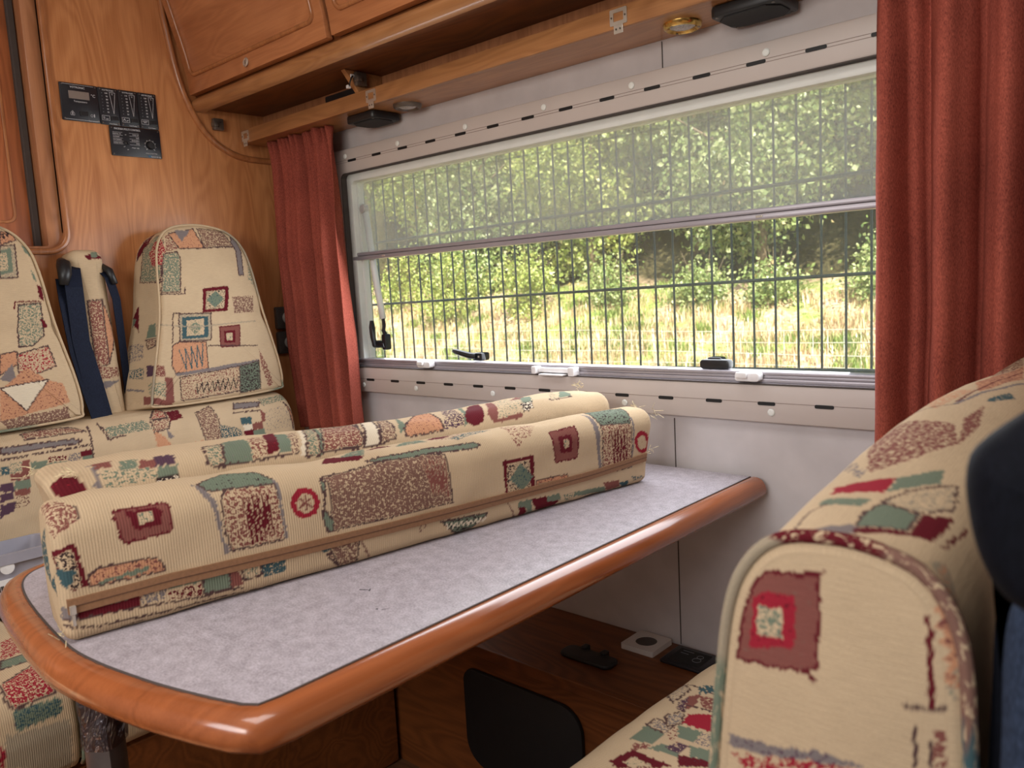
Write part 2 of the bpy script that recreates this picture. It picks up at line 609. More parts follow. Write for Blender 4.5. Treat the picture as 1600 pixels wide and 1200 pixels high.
# wood partition on the left, cut for the recessed door with rounded corners
DY0, DY1, DZ0, DZ1 = -1.42, -0.592, 1.192, 1.90
bm = bmesh.new()
bx(bm, -0.03, 0.0, DY1, 0.0, -0.04, ZC)
bx(bm, -0.03, 0.0, Y0, DY0, -0.04, ZC)
bx(bm, -0.03, 0.0, DY0, DY1, -0.04, DZ0)
bx(bm, -0.03, 0.0, DY0, DY1, DZ1, ZC)
for (cy, cz, sy, sz) in ((DY1, DZ0, -1, 1), (DY0, DZ0, 1, 1), (DY1, DZ1, -1, -1), (DY0, DZ1, 1, -1)):
    r = 0.035
    pts = [(cy, cz)] + [(cy+sy*(r-r*math.sin(a*math.pi/16)), cz+sz*(r-r*math.cos(a*math.pi/16))) for a in range(9)]
    prism(bm, pts if sy*sz > 0 else pts[::-1], -0.03, 0.0, 'yz')
struct(obj('wall_left', bm, M['panel_wood']))
# raised trim around the opening
bm = ring(bmesh.new(), rrect(DY0-0.014, DY1+0.014, DZ0-0.014, DZ1+0.014, 0.05, 8), rrect(DY0, DY1, DZ0, DZ1, 0.036, 8), 0.009, -0.02, 'yz', 0.004)
struct(obj('trim_1', bm, M['trim_wood'], None, False, 40))
# recessed frame board, dark gap and the door itself
bm = ring(bmesh.new(), rrect(DY0-0.01, DY1+0.01, DZ0-0.01, DZ1+0.01, 0.035, 8), rrect(DY0+0.03, DY1-0.032, DZ0+0.006, DZ1-0.03, 0.004, 8), -0.008, -0.045, 'yz', 0.002)
struct(obj('trim_2', bm, M['frame_wood'], None, False, 40))
bm = box(-0.075, -0.055, DY0, DY1, DZ0-0.02, DZ1, 0.003)
door = struct(obj('door_1', bm, M['door_wood']))
bm = ring(bmesh.new(), rrect(DY0+0.04, DY1-0.075, DZ0+0.06, DZ1-0.05, 0.02, 4), rrect(DY0+0.046, DY1-0.081, DZ0+0.066, DZ1-0.056, 0.016, 4), -0.052, -0.058, 'yz', 0.0015)
obj('door_moulding', bm, M['trim_wood'], door)
obj('door_edge_strip', box(-0.056, -0.042, DY1-0.048, DY1-0.034, DZ0, DZ1, 0.002), M['seam'], door)

# curved profile that runs down the partition under the overhead locker
prof = [(253, 0), (257, 33), (271, 100), (285, 147), (303, 186), (325.5, 215), (352, 235), (385, 248), (434, 252)]
crv = [(-0.306, 1.800), (-0.303, 1.752), (-0.287, 1.650), (-0.270, 1.580), (-0.245, 1.522), (-0.212, 1.478), (-0.170, 1.449), (-0.112, 1.431), (-0.002, 1.4285)]
def smooth_path(p, n):
    out = []
    for i in range(len(p)-1):
        p0, p1, p2, p3 = (np.array(p[max(i-1, 0)]), np.array(p[i]), np.array(p[i+1]), np.array(p[min(i+2, len(p)-1)]))
        for k in range(n):
            t = k/n
            out.append(tuple(0.5*((2*p1)+(-p0+p2)*t+(2*p0-5*p1+4*p2-p3)*t*t+(-p0+3*p1-3*p2+p3)*t**3)))
    out.append(tuple(p[-1]))
    return out
cp = smooth_path([(-0.32, 1.965)]+crv, 8)
bm = tube(bmesh.new(), [(0.001, y, z) for y, z in cp], 0.0085, 10)
struct(obj('trim_3', bm, M['trim_wood'], None, True))

# ------------------------------------------------------------------ the window
FX0, FX1, FZ0, FZ1 = 0.253, 1.75, 0.798, 1.4165
bm = ring(bmesh.new(), rrect(FX0, FX1, FZ0, FZ1, 0.012, 6), rrect(0.293, 1.71, 0.863, 1.357, 0.014, 6), -0.020, 0.004, 'xz', 0.004)
window = struct(obj('window_1', bm, M['window_frame'], None, False, 35))
# hinge grooves of the cassette covers with their slots and screw caps
bm = bmesh.new()
for z in (1.3885, 1.3835):
    bx(bm, FX0+0.004, FX1-0.004, -0.0206, -0.018, z, z+0.0007)
bx(bm, FX0+0.004, FX1-0.004, -0.0206, -0.018, 0.8325, 0.8332)
obj('cover_groove', bm, M['groove'], window)
slot_me = None
for z, w in ((1.386, 0.033), (0.831, 0.031)):
    me = None
    for k in range(15):
        xc = 0.344+0.0975*k if z > 1 else 0.353+0.0975*k
        if xc > FX1-0.02:
            break
        if me is None:
            bm = prism(bmesh.new(), rrect(-w/2, w/2, -0.0030, 0.0030, 0.0025, 3), -0.0212, -0.018, 'xz')
            o = obj('slot', bm, M['black_matte'], window)
            me = o.data
        else:
            o = link('slot', me, None, window)
        o.location = (xc, 0, z)
for z, xs in ((1.3985, (0.318, 0.523, 0.750, 0.972, 1.179, 1.434)), (0.8165, (0.325, 0.530, 0.788, 1.139, 1.434, 1.66))):
    me = None
    for xc in xs:
        if me is None:
            o = obj('screw_cap', lathe(bmesh.new(), [(0.0062, 0.0), (0.0062, 0.0012), (0.0045, 0.0024), (0.001, 0.0026)], (0, -0.0205, 0), 'y', 16, -1), M['white_plastic'], window)
            o.data.materials[0] = M['window_white']
            me = o.data
        else:
            o = link('screw_cap', me, None, window)
        o.location = (xc, 0, z)
# white inner reveal, with the screen cassette along its top
bm = ring(bmesh.new(), rrect(0.290, 1.713, 0.846, 1.361, 0.012, 6), rrect(0.312, 1.69, 0.858, 1.337, 0.014, 6), -0.004, 0.034, 'xz', 0.002)
obj('inner_frame', bm, M['window_white'], window, False, 35)
bm = ring(bmesh.new(), rrect(0.2926, 1.7105, 0.8625, 1.3575, 0.0145, 6), rrect(0.2945, 1.7085, 0.8645, 1.3555, 0.013, 6), -0.0203, -0.004, 'xz')
obj('rubber_gasket', bm, M['seam'], window)
obj('pane', prism(bmesh.new(), rrect(0.308, 1.694, 0.852, 1.342, 0.02, 6), 0.030, 0.033, 'xz'), M['glass'], window)
bm = ring(bmesh.new(), rrect(0.338, 1.664, 0.862, 1.327, 0.03, 8), rrect(0.3415, 1.6605, 0.866, 1.3235, 0.027, 8), 0.0335, 0.040, 'xz')
obj('pane_bead', bm, M['pane_edge'], window)
obj('fly_screen', box(0.300, 1.703, 0.0105, 0.0115, 1.150, 1.342), M['fly_screen'], window)
# sliding bar of the screen, two rails with a joint line
bm = bmesh.new()
bx(bm, 0.2955, 1.7075, -0.002, 0.020, 1.1490, 1.1575, 0.002)
bx(bm, 0.2955, 1.7075, -0.005, 0.020, 1.1385, 1.1480, 0.002)
bar = obj('screen_bar', bm, M['aluminium'], window, False, 40)
obj('bar_joint', box(0.297, 1.706, 0.000, 0.018, 1.1475, 1.1495), M['seam'], bar)
for x in (0.416, 1.405):
    obj('bar_clip', box(x, x+0.012, -0.0065, -0.003, 1.1420, 1.1458, 0.001), M['chrome'], bar)
# bottom blind rail: ribbed aluminium
bm = bmesh.new()
bx(bm, 0.2955, 1.7075, -0.012, 0.022, 0.8780, 0.8840, 0.0015)
bx(bm, 0.2955, 1.7075, -0.009, 0.020, 0.8725, 0.8778, 0.001)
bx(bm, 0.2955, 1.7075, -0.012, 0.020, 0.8655, 0.8722, 0.001)
bx(bm, 0.2955, 1.7075, -0.015, 0.018, 0.8600, 0.8650, 0.0015)
rail = obj('blind_rail', bm, M['aluminium'], window, False, 40)
def catch(xc):
    bm = bmesh.new()
    prism(bm, rrect(xc-0.022, xc+0.022, 0.8685, 0.8835, 0.005, 4), -0.030, -0.011, 'xz', 0.002)
    bx(bm, xc-0.018, xc+0.002, -0.036, -0.028, 0.8745, 0.8845, 0.002)
    return obj('rail_catch', bm, M['white_plastic'], window, False, 40)
catch(0.572)
catch(1.395)
bm = bmesh.new()
prism(bm, rrect(0.913, 0.926, 0.866, 0.882, 0.003, 3), -0.032, -0.011, 'xz', 0.002)
prism(bm, rrect(1.010, 1.026, 0.864, 0.882, 0.003, 3), -0.032, -0.011, 'xz', 0.002)
bx(bm, 0.926, 1.010, -0.024, -0.012, 0.869, 0.879, 0.002)
bx(bm, 0.938, 1.000, -0.038, -0.020, 0.8645, 0.8675, 0.001)
obj('rail_handle', bm, M['white_plastic'], window, False, 40)
# black latches on the pane
def latch(x0, x1, zc, turned):
    bm = bmesh.new()
    if turned:
        prism(bm, rrect(x1-0.030, x1, zc-0.010, zc+0.008, 0.004, 3), 0.004, 0.030, 'xz', 0.002)
        t = tube(bm, [(x1-0.018, 0.002, zc+0.001), (x1-0.030, -0.002, zc+0.002), (x0+0.008, -0.004, zc+0.011), (x0, -0.004, zc+0.013)], [0.007, 0.0075, 0.0065, 0.0045], 8)
    else:
        prism(bm, rrect(x0, x1, zc-0.009, zc+0.008, 0.006, 4), -0.004, 0.014, 'xz', 0.003)
        prism(bm, rrect(x0+0.008, x1-0.022, zc-0.002, zc+0.011, 0.004, 3), 0.010, 0.030, 'xz', 0.002)
    o = obj('window_latch', bm, M['black_plastic'], window, False, 40)
    return o
l1 = latch(0.652, 0.736, 0.8955, True)
obj('latch_screw', lathe(bmesh.new(), [(0.0025, 0), (0.0025, 0.0012), (0.001, 0.0016)], (0.726, 0.004, 0.895), 'y', 10, -1), M['chrome'], l1)
latch(1.292, 1.350, 0.8935, False)
# telescopic stay: white tube from the knob above down to the black clamp
stay = obj('window_stay', tube(bmesh.new(), [(0.331, 0.020, 1.268), (0.352, 0.022, 1.08), (0.367, 0.024, 0.985)], [0.0085, 0.0085, 0.0080], 12), M['window_white'], window, True)
obj('stay_knob', lathe(bmesh.new(), [(0.008, -0.008), (0.0125, -0.005), (0.0125, 0.004), (0.009, 0.009), (0.003, 0.010)], (0.330, 0.018, 1.268), 'y', 16, -1), M['knob_grey'], stay, False, 40)
bm = tube(bmesh.new(), [(0.367, 0.024, 0.986), (0.369, 0.024, 0.968), (0.367, 0.022, 0.955), (0.377, 0.022, 0.940)], [0.0045, 0.0045, 0.005, 0.006], 8)
prism(bm, rrect(0.371, 0.386, 0.905, 0.946, 0.005, 3), 0.010, 0.030, 'xz', 0.002)
tube(bm, [(0.335, 0.016, 0.920), (0.381, 0.016, 0.920)], 0.010, 12)
tube(bm, [(0.346, 0.006, 0.918), (0.350, 0.000, 0.940), (0.350, -0.001, 0.965), (0.350, 0.000, 0.982)], [0.0055, 0.0075, 0.0080, 0.0050], 8)
obj('stay_clamp', bm, M['black_plastic'], window, False, 40)
# white pane edge beside the stay
obj('side_profile', box(0.296, 0.318, 0.012, 0.030, 0.866, 1.345, 0.003), M['window_white'], window)

# ------------------------------------------------------------------ overhead locker and shelf
LX1 = 2.75
def xprism(prof, x0, x1, bev=0.0):
    return prism(bmesh.new(), prof, x0, x1, 'yz', bev)
locker = thing('overhead_locker', 'wooden overhead locker with raised doors above the open shelf', 'locker', (1.3, -0.12, 1.54))
body = [(-0.235, 1.548), (-0.001, 1.548), (-0.001, 1.965), (-0.33, 1.965), (-0.262, 1.70), (-0.238, 1.575)]
obj('body', xprism(body[::-1], 0.002, LX1), M['base_wood'], locker)
nose = [(-0.225, 1.537)] + [(-0.236-0.017*math.sin(math.radians(a)), 1.554-0.017*math.cos(math.radians(a))) for a in range(0, 181, 15)] + [(-0.225, 1.571)]
obj('bullnose_rail', xprism(nose, 0.004, LX1), M['rail_wood'], locker, False, 40)
def locker_door(x0, x1):
    """door skin that leans out towards the top, with a raised centre panel"""
    lean = [(1.574, -0.243), (1.62, -0.2485), (1.68, -0.262), (1.76, -0.284), (1.84, -0.306), (1.93, -0.33)]
    bm = bmesh.new()
    prof = [(y, z) for z, y in lean]
    outer = [(y-0.018, z) for y, z in prof]
    prism(bm, outer+prof[::-1], x0, x1, 'yz', 0.005)
    d = obj('door', bm, M['locker_wood'], locker, False, 30)
    def yat(z):
        for (za, ya), (zb, yb) in zip(lean, lean[1:]):
            if z <= zb:
                return ya+(yb-ya)*(z-za)/(zb-za)
        return lean[-1][1]
    def on(x, z, d_):
        return (x, yat(z)-0.018-d_, z)
    for m_ in (0.026,):
        zz = 1.609
        o_ = rrect(x0+m_, x1-m_, zz, 1.92, [0.022, 0.022, 0.01, 0.01], 6)
        i_ = rrect(x0+m_+0.012, x1-m_-0.012, zz+0.012, 1.908, [0.014, 0.014, 0.006, 0.006], 6)
        mid = rrect(x0+m_+0.006, x1-m_-0.006, zz+0.006, 1.914, [0.018, 0.018, 0.008, 0.008], 6)
        def dens(L):
            out = []
            for a, b in zip(L, L[1:]+L[:1]):
                k = max(1, int(math.hypot(b[0]-a[0], b[1]-a[1])/0.03))
                out += [(a[0]+(b[0]-a[0])*q/k, a[1]+(b[1]-a[1])*q/k) for q in range(k)]
            return out
        n = len(o_)
        bm = bmesh.new()
        pts = dens(mid)
        tube(bm, [on(x, z, 0.0005) for x, z in pts], 0.0052, 8, closed=True)
        obj('door_moulding', bm, M['trim_wood'], d, True)
    return d
d1 = locker_door(0.012, 0.606)
d2 = locker_door(0.620, 1.22)
d3 = locker_door(1.232, 1.84)
for d, xl in ((d1, 0.298), (d2, 0.92), (d3, 1.53)):
    k = obj('lock', lathe(bmesh.new(), [(0.0105, 0), (0.0105, 0.002), (0.0085, 0.0034), (0.0072, 0.0026), (0.001, 0.0028)], (0, 0, 0), 'y', 20, -1), M['chrome'], d, False, 40)
    k.location = (xl, -0.2640, 1.5925)
    k.rotation_euler = (math.radians(-8), 0, 0)
    s = obj('lock_plug', box(-0.0009, 0.0009, -0.0034, -0.0026, -0.004, 0.004), M['dark_metal'], d)
    s.location = k.location
    s.rotation_euler = k.rotation_euler

shelf = thing('open_shelf', 'long open wooden shelf with a raised lip under the lockers', 'shelf', (1.3, -0.06, 1.468))
obj('board', box(0.003, LX1, -0.112, -0.001, 1.468, 1.476, 0.001), M['base_wood'], shelf).data.materials[0] = M['rail_wood']
obj('lip', box(0.003, LX1, -0.124, -0.110, 1.467, 1.5025, 0.0025), M['rail_wood'], shelf, False, 40)
obj('back_panel', box(0.003, LX1, -0.050, -0.040, 1.476, 1.5475), M['frame_wood'], shelf)
dv = obj('divider', prism(bmesh.new(), [(-0.050, 1.476), (-0.050, 1.5475), (-0.155, 1.5475), (-0.120, 1.503), (-0.108, 1.476)], 0.505, 0.519, 'yz', 0.001), M['rail_wood'], shelf, False, 40)
obj('divider', prism(bmesh.new(), [(-0.050, 1.476), (-0.050, 1.5475), (-0.155, 1.5475), (-0.120, 1.503), (-0.108, 1.476)], 1.505, 1.519, 'yz', 0.001), M['rail_wood'], shelf, False, 40)
def ball_catch(x, y, z, sx):
    """little spring catch screwed on an upright"""
    bm = prism(bmesh.new(), rrect(y-0.014, y+0.014, z-0.014, z+0.016, 0.003, 3), x, x+0.012*sx, 'yz', 0.0015)
    bx(bm, min(x, x+0.018*sx), max(x, x+0.018*sx), y-0.016, y-0.004, z-0.006, z+0.006, 0.002)
    return bm
c = obj('spring_catch', ball_catch(0.001, -0.188, 1.5105, 1), M['dark_metal'], shelf, False, 40)
bm = lathe(bmesh.new(), [(0.0014, 0), (0.0014, 0.001)], (0.0135, -0.183, 1.517), 'x', 8)
lathe(bm, [(0.0014, 0), (0.0014, 0.001)], (0.0135, -0.191, 1.505), 'x', 8)
obj('screw', bm, M['black_plastic'], c)
c = obj('spring_catch', ball_catch(0.519, -0.118, 1.528, 1), M['dark_metal'], shelf, False, 40)
bm = tube(bmesh.new(), [(0.520, -0.134, 1.536), (0.526, -0.143, 1.530), (0.523, -0.146, 1.520), (0.517, -0.144, 1.512)], 0.0018, 6)
obj('spring', bm, M['black_plastic'], c, True)
bm = bmesh.new()
bx(bm, 0.514, 0.522, -0.141, -0.131, 1.532, 1.539, 0.001)
bx(bm, 0.511, 0.519, -0.149, -0.141, 1.508, 1.515, 0.001)
obj('plastic_clip', bm, M['white_plastic'], c)
def strike(xc):
    zc, y = 1.484, -0.1242
    bm = ring(bmesh.new(), rrect(xc-0.017, xc+0.017, zc-0.012, zc+0.014, 0.002, 2), rrect(xc-0.010, xc+0.010, zc-0.006, zc+0.008, 0.001, 2), y-0.0014, y, 'xz')
    p = obj('strike_plate', bm, M['chrome'], shelf)
    bm = box(xc-0.009, xc+0.009, y-0.0025, y-0.0010, zc-0.026, zc-0.012, 0.0004)
    obj('strike_tab', bm, M['chrome'], p)
    bm = bmesh.new()
    for dx, dz in ((-0.0135, 0.001), (0.0135, 0.001), (-0.004, -0.019), (0.004, -0.019)):
        lathe(bm, [(0.0017, 0), (0.0017, 0.0008)], (xc+dx, y-(0.0014 if dz > 0 else 0.0025), zc+dz), 'y', 8, -1)
    obj('screw', bm, M['dark_metal'], p)
for xc in (0.030, 0.566, 1.226):
    strike(xc)

def spot(xc, label, ring_m):
    t = thing('spotlight', label, 'light', (xc, -0.053, 1.462), None)
    bm = lathe(bmesh.new(), [(0.021, 0.0055), (0.0225, 0.0), (0.027, -0.0035), (0.031, -0.0015), (0.0325, 0.0055)], (xc, -0.053, 1.4625), 'z', 32)
    obj('rim', bm, M[ring_m], t, False, 60)
    bm = lathe(bmesh.new(), [(0.0215, 0.003), (0.0205, 0.0005), (0.012, -0.0018), (0.001, -0.0026)], (xc, -0.053, 1.4615), 'z', 24)
    obj('lens', bm, M['lens'], t, False, 60)
    bm = bmesh.new()
    for a in (20, 140, 260):
        lathe(bm, [(0.0022, 0.0), (0.0022, -0.0012)], (xc+0.0265*math.cos(math.radians(a)), -0.053+0.0265*math.sin(math.radians(a)), 1.4598), 'z', 8)
    obj('screw', bm, M['dark_metal'], t)
spot(0.604, 'small recessed spotlight with dark rim under the shelf beside the black box', 'dark_metal')
spot(1.304, 'small recessed spotlight with polished brass rim under the shelf', 'brass')

def speaker(xc, label, w=0.052):
    t = thing('speaker', label, 'speaker', (xc, -0.052, 1.446))
    out = rrect(xc-w, xc+w, -0.094, -0.008, 0.012, 4)
    bm = prism(bmesh.new(), out, 1.450, 1.4672, 'xy', 0.0035)
    obj('housing', bm, M['black_plastic'], t, False, 40)
    oct_ = [(xc-w+0.022, -0.086), (xc+w-0.022, -0.086), (xc+w-0.006, -0.068), (xc+w-0.006, -0.034), (xc+w-0.022, -0.016), (xc-w+0.022, -0.016), (xc-w+0.006, -0.034), (xc-w+0.006, -0.068)]
    obj('grille', prism(bmesh.new(), oct_, 1.4478, 1.4505, 'xy', 0.001), M['black_matte'], t)
    bm = bmesh.new()
    for sx in (-1, 1):
        for y in (-0.086, -0.016):
            lathe(bm, [(0.003, 0), (0.003, -0.001)], (xc+sx*(w-0.010), y, 1.4502), 'z', 8)
    obj('screw', bm, M['dark_metal'], t)
speaker(0.478, 'black square speaker under the shelf beside the small left spotlight')
speaker(1.43, 'black square speaker under the shelf between brass spotlight and red curtain', 0.056)
bm = prism(bmesh.new(), rrect(0.37, 0.50, -0.108, -0.054, 0.006, 3), 1.4765, 1.522, 'xy', 0.003)
tag(obj('control_box', bm, M['black_plastic'], None, False, 40), 'black box lying on the open shelf left of the divider', 'box')
# ------------------------------------------------------------------ control panels on the partition
R_, U_ = (0, 1, 0), (0, 0, 1)
def pan(name, label, y0, y1, z0, z1):
    t = thing(name, label, 'control panel', (0.0, (y0+y1)/2, z0))
    obj('faceplate', prism(bmesh.new(), rrect(y0, y1, z0, z1, 0.002, 2), 0.0005, 0.005, 'yz', 0.0012), M['dark_panel'], t, False, 40)
    bm = bmesh.new()
    for y in (y0+0.005, y1-0.005):
        for z in (z0+0.004, z1-0.004):
            lathe(bm, [(0.0016, 0), (0.0016, 0.0006)], (0.005, y, z), 'x', 10)
    obj('screw', bm, M['dark_metal'], t)
    return t
def txt(t, s, size, y, z, m='print_white', align='CENTER', st=1.0, name='lettering'):
    return lettering(name, s, size, (0.0055, y, z), R_, U_, M[m], t, align, st)
def strip(bm, y0, z0, y1, z1, w=0.0005):
    a, b = Vector((0.0056, y0, z0)), Vector((0.0056, y1, z1))
    d = (b-a).normalized()
    p = Vector((1, 0, 0)).cross(d)*w
    vs = [bm.verts.new(v) for v in (a-p, b-p, b+p, a+p)]
    f = bm.faces.new(vs)
    f.normal_update()
    if f.normal.x < 0:
        f.normal_flip()
ZT, ZB = 1.5665, 1.4835
t = pan('thermometer_panel', 'black thermometer panel with grey display, leftmost on the wood wall', -0.566, -0.483, ZT-0.084, ZT)
txt(t, 'VOTRONIC', 0.0062, -0.5275, 1.5575)
obj('display', box(0.005, 0.0062, -0.548, -0.503, 1.532, 1.5495, 0.0005), M['lcd'], t)
txt(t, '°C', 0.009, -0.4945, 1.5425)
txt(t, 'Temperature', 0.0055, -0.5235, 1.5265)
obj('rocker_switch', box(0.005, 0.0085, -0.5275, -0.5105, 1.4945, 1.5045, 0.001), M['black_plastic'], t)
bm = bmesh.new()                                     # house and outdoor thermometer symbols
for a, b in (((-0.5475, 1.4945), (-0.5395, 1.4945)), ((-0.5395, 1.4945), (-0.5395, 1.500)), ((-0.5395, 1.500), (-0.5435, 1.5045)), ((-0.5435, 1.5045), (-0.5475, 1.500)), ((-0.5475, 1.500), (-0.5475, 1.4945))):
    strip(bm, *a, *b, 0.0003)
strip(bm, -0.5435, 1.4958, -0.5435, 1.5018, 0.0009)
for k in range(10):
    a0, a1 = 2*math.pi*k/10, 2*math.pi*(k+1)/10
    strip(bm, -0.5015+0.0026*math.cos(a0), 1.4975+0.0026*math.sin(a0), -0.5015+0.0026*math.cos(a1), 1.4975+0.0026*math.sin(a1), 0.0003)
strip(bm, -0.4960, 1.4945, -0.4960, 1.5015, 0.0010)
strip(bm, -0.560, 1.5635, -0.492, 1.5635, 0.0003)
strip(bm, -0.560, 1.4855, -0.510, 1.4855, 0.0003)
obj('symbol', bm, M['print_white'], t)
txt(t, 'Thermometer S', 0.0038, -0.498, 1.4855)

def tank_panel(y0, label, icon, foot):
    y1 = y0+0.0455
    t = pan('tank_panel', label, y0, y1, ZT-0.085, ZT)
    txt(t, 'VOTRONIC', 0.0052, y0+0.023, 1.5605)
    for k, s in enumerate(('100', '90', '80', '70', '50', '30', '10')):
        z = 1.5535-0.0072*k
        txt(t, s, 0.0048, y0+0.0215, z, align='RIGHT', name='number')
    bm = bmesh.new()
    for k in range(7):
        lathe(bm, [(0.0009, 0), (0.0009, 0.0004)], (0.005, y0+0.0085, 1.5535-0.0072*k), 'x', 8)
    obj('indicator', bm, M['print_grey'], t)
    bm = bmesh.new()
    strip(bm, y0+0.0255, 1.5565, y0+0.0385, 1.5565, 0.00035)
    strip(bm, y0+0.0255, 1.5565, y0+0.032, 1.507, 0.00035)
    strip(bm, y0+0.0385, 1.5565, y0+0.032, 1.507, 0.00035)
    for a, b in (((0.004, 1.4915), (0.021, 1.4915)), ((0.021, 1.4915), (0.021, 1.502)), ((0.021, 1.502), (0.004, 1.502)), ((0.004, 1.502), (0.004, 1.4915))):
        strip(bm, y0+a[0], a[1], y0+b[0], b[1], 0.0003)
    for (a, b, c, d) in icon:
        strip(bm, y0+a, b, y0+c, d, 0.0005)
    obj('symbol', bm, M['print_white'], t)
    txt(t, '%', 0.0042, y0+0.032, 1.5525)
    obj('rocker_switch', box(0.005, 0.0085, y0+0.0235, y0+0.0405, 1.4915, 1.501, 0.001), M['black_plastic'], t)
    txt(t, foot, 0.0034, y0+0.028, 1.4842)
tank_panel(-0.4825, 'black tank gauge panel with percent wedge, directly beside the thermometer panel', [(0.0065, 1.4985, 0.0105, 1.4985), (0.0065, 1.4955, 0.0105, 1.4955), (0.0125, 1.4945, 0.018, 1.4945)], 'Tank-Display')
tank_panel(-0.4365, 'black tank gauge panel with percent wedge, the middle one of three', [(0.0065, 1.4945, 0.009, 1.4995), (0.009, 1.4995, 0.0115, 1.4945), (0.0135, 1.4945, 0.0185, 1.4965)], 'Tank-Display')
tank_panel(-0.3905, 'black tank gauge panel with percent wedge, rightmost of the upper row', [(0.0065, 1.4985, 0.018, 1.4985), (0.009, 1.4955, 0.0155, 1.4955)], 'Tank-Display')

t = pan('inverter_panel', 'wide black control panel with round dial below the gauge panels', -0.4650, -0.3445, 1.4115, 1.4805)
txt(t, 'PHOENIX MULTI CONTROL', 0.0062, -0.4235, 1.4745, st=0.80)
bm = bmesh.new()
for k in range(5):
    strip(bm, -0.4595, 1.4665-0.0068*k, -0.436, 1.4665-0.0068*k, 0.00025)
    strip(bm, -0.4205, 1.4665-0.0068*k, -0.397, 1.4665-0.0068*k, 0.00025)
for k in range(14):
    a0, a1 = math.radians(220-18*k), math.radians(220-18*(k+1))
    strip(bm, -0.3715+0.0125*math.cos(a0), 1.4410+0.0125*math.sin(a0), -0.3715+0.0125*math.cos(a1), 1.4410+0.0125*math.sin(a1), 0.0002)
for k in range(9):
    a = math.radians(225-33.75*k)
    strip(bm, -0.3715+0.0125*math.cos(a), 1.4410+0.0125*math.sin(a), -0.3715+0.0150*math.cos(a), 1.4410+0.0150*math.sin(a), 0.0004)
obj('scale_mark', bm, M['print_white'], t)
for k, (a, b) in enumerate((('inverter on', 'mains on'), ('overload', 'bulk'), ('low battery', 'absorption'), ('temperature', 'float'))):
    txt(t, a, 0.0042, -0.4590, 1.4632-0.0068*k, align='LEFT')
    txt(t, b, 0.0042, -0.3975, 1.4632-0.0068*k, align='RIGHT')
for s, y, z in (('on', -0.4290, 1.4620), ('off', -0.4345, 1.4335), ('on', -0.4265, 1.4275), ('charger only', -0.4085, 1.4325), ('shore current limit', -0.3705, 1.4225)):
    txt(t, s, 0.0036, y, z)
obj('toggle_switch', lathe(bmesh.new(), [(0.0042, 0), (0.0042, 0.003), (0.002, 0.0045), (0.0016, 0.010), (0.0005, 0.0105)], (0.005, -0.4285, 1.4420), 'x', 12), M['black_plastic'], t)
k = obj('dial', lathe(bmesh.new(), [(0.0095, 0), (0.0088, 0.007), (0.0078, 0.0085), (0.0010, 0.0088)], (0.005, -0.3715, 1.4410), 'x', 24), M['black_plastic'], t, False, 40)
bm = bmesh.new()
for a in (-135, -45):
    y, z = -0.3715+0.011*math.cos(math.radians(a)), 1.4410+0.011*math.sin(math.radians(a))
    strip(bm, y, z, -0.3715+0.0145*math.cos(math.radians(a)), 1.4410+0.0145*math.sin(math.radians(a)), 0.0008)
obj('end_mark', bm, M['print_white'], t)
bm = bmesh.new()
for dy in (0, 0.0026):
    strip(bm, -0.3795+dy, 1.4165, -0.3758+dy, 1.4145, 0.0007)
    strip(bm, -0.3758+dy, 1.4145, -0.3735+dy, 1.4170, 0.0006)
obj('emblem', bm, M['print_blue'], t)
txt(t, 'victron energy', 0.0042, -0.3600, 1.4150)

# light switches beside the left curtain
for zc, lab in ((0.997, 'grey square switch with white round button, upper of two beside left curtain'),
                (0.9275, 'grey square switch with white round button, lower of two beside left curtain')):
    t = thing('light_switch', lab, 'switch', (0.0, -0.043, zc), None)
    y0, y1 = -0.070, -0.014
    bm = prism(bmesh.new(), rrect(y0, y1, zc-0.031, zc+0.031, 0.004, 3), 0.0005, 0.016, 'yz', 0.004)
    obj('frame', bm, M['grey_switch'], t, False, 40)
    bm = lathe(bmesh.new(), [(0.0165, 0), (0.0165, 0.003), (0.0145, 0.005), (0.001, 0.0055)], (0.016, -0.036, zc), 'x', 24)
    obj('button', bm, M['knob_grey'], t, False, 40)

# ------------------------------------------------------------------ wooden side box along the wall under the table
t = thing('side_box', 'low wooden box along the wall beneath the table', 'cabinet', (1.3, -0.12, 0.0))
obj('carcass', box(0.012, X1-0.3, -0.232, -0.002, 0.0, 0.333), M['base_wood'], t)
obj('top_board', box(0.010, X1-0.3, -0.238, -0.001, 0.333, 0.345, 0.003), M['base_wood'], t)
obj('edge_band', box(0.010, X1-0.3, -0.2405, -0.236, 0.322, 0.3455, 0.002), M['base_wood'], t)
bm = prism(bmesh.new(), rrect(0.870, 1.172, 0.085, 0.292, [0.055, 0.05, 0.05, 0.03], 8), -0.2425, -0.232, 'xz', 0.004)
p = obj('black_cover', bm, M['black_matte'], t, False, 40)
p['label'] = 'black rounded cover plate on the front of the box'
t = thing('flush_handle', 'flat black plastic fitting lying on the wooden side box', 'handle', (1.128, -0.154, 0.3455))
ca, sa = math.cos(0.10), math.sin(0.10)
obj('base', prism(bmesh.new(), rrect(1.070, 1.186, -0.176, -0.134, 0.014, 5), 0.3455, 0.354, 'xy', 0.003), M['black_plastic'], t, False, 40)
for x in (1.098, 1.142):
    obj('lug', box(x, x+0.012, -0.140, -0.124, 0.346, 0.358, 0.002), M['black_plastic'], t)
t = thing('power_socket', 'white round-hole mains socket set in the wooden side box top', 'socket', (1.186, -0.046, 0.3455))
bm = ring(bmesh.new(), rrect(1.150, 1.222, -0.082, -0.010, 0.004, 6), [(1.186+0.021*math.cos(math.radians(225+360*k/28-0)), -0.046+0.021*math.sin(math.radians(225+360*k/28))) for k in range(28)], 0.356, 0.3455, 'xy')
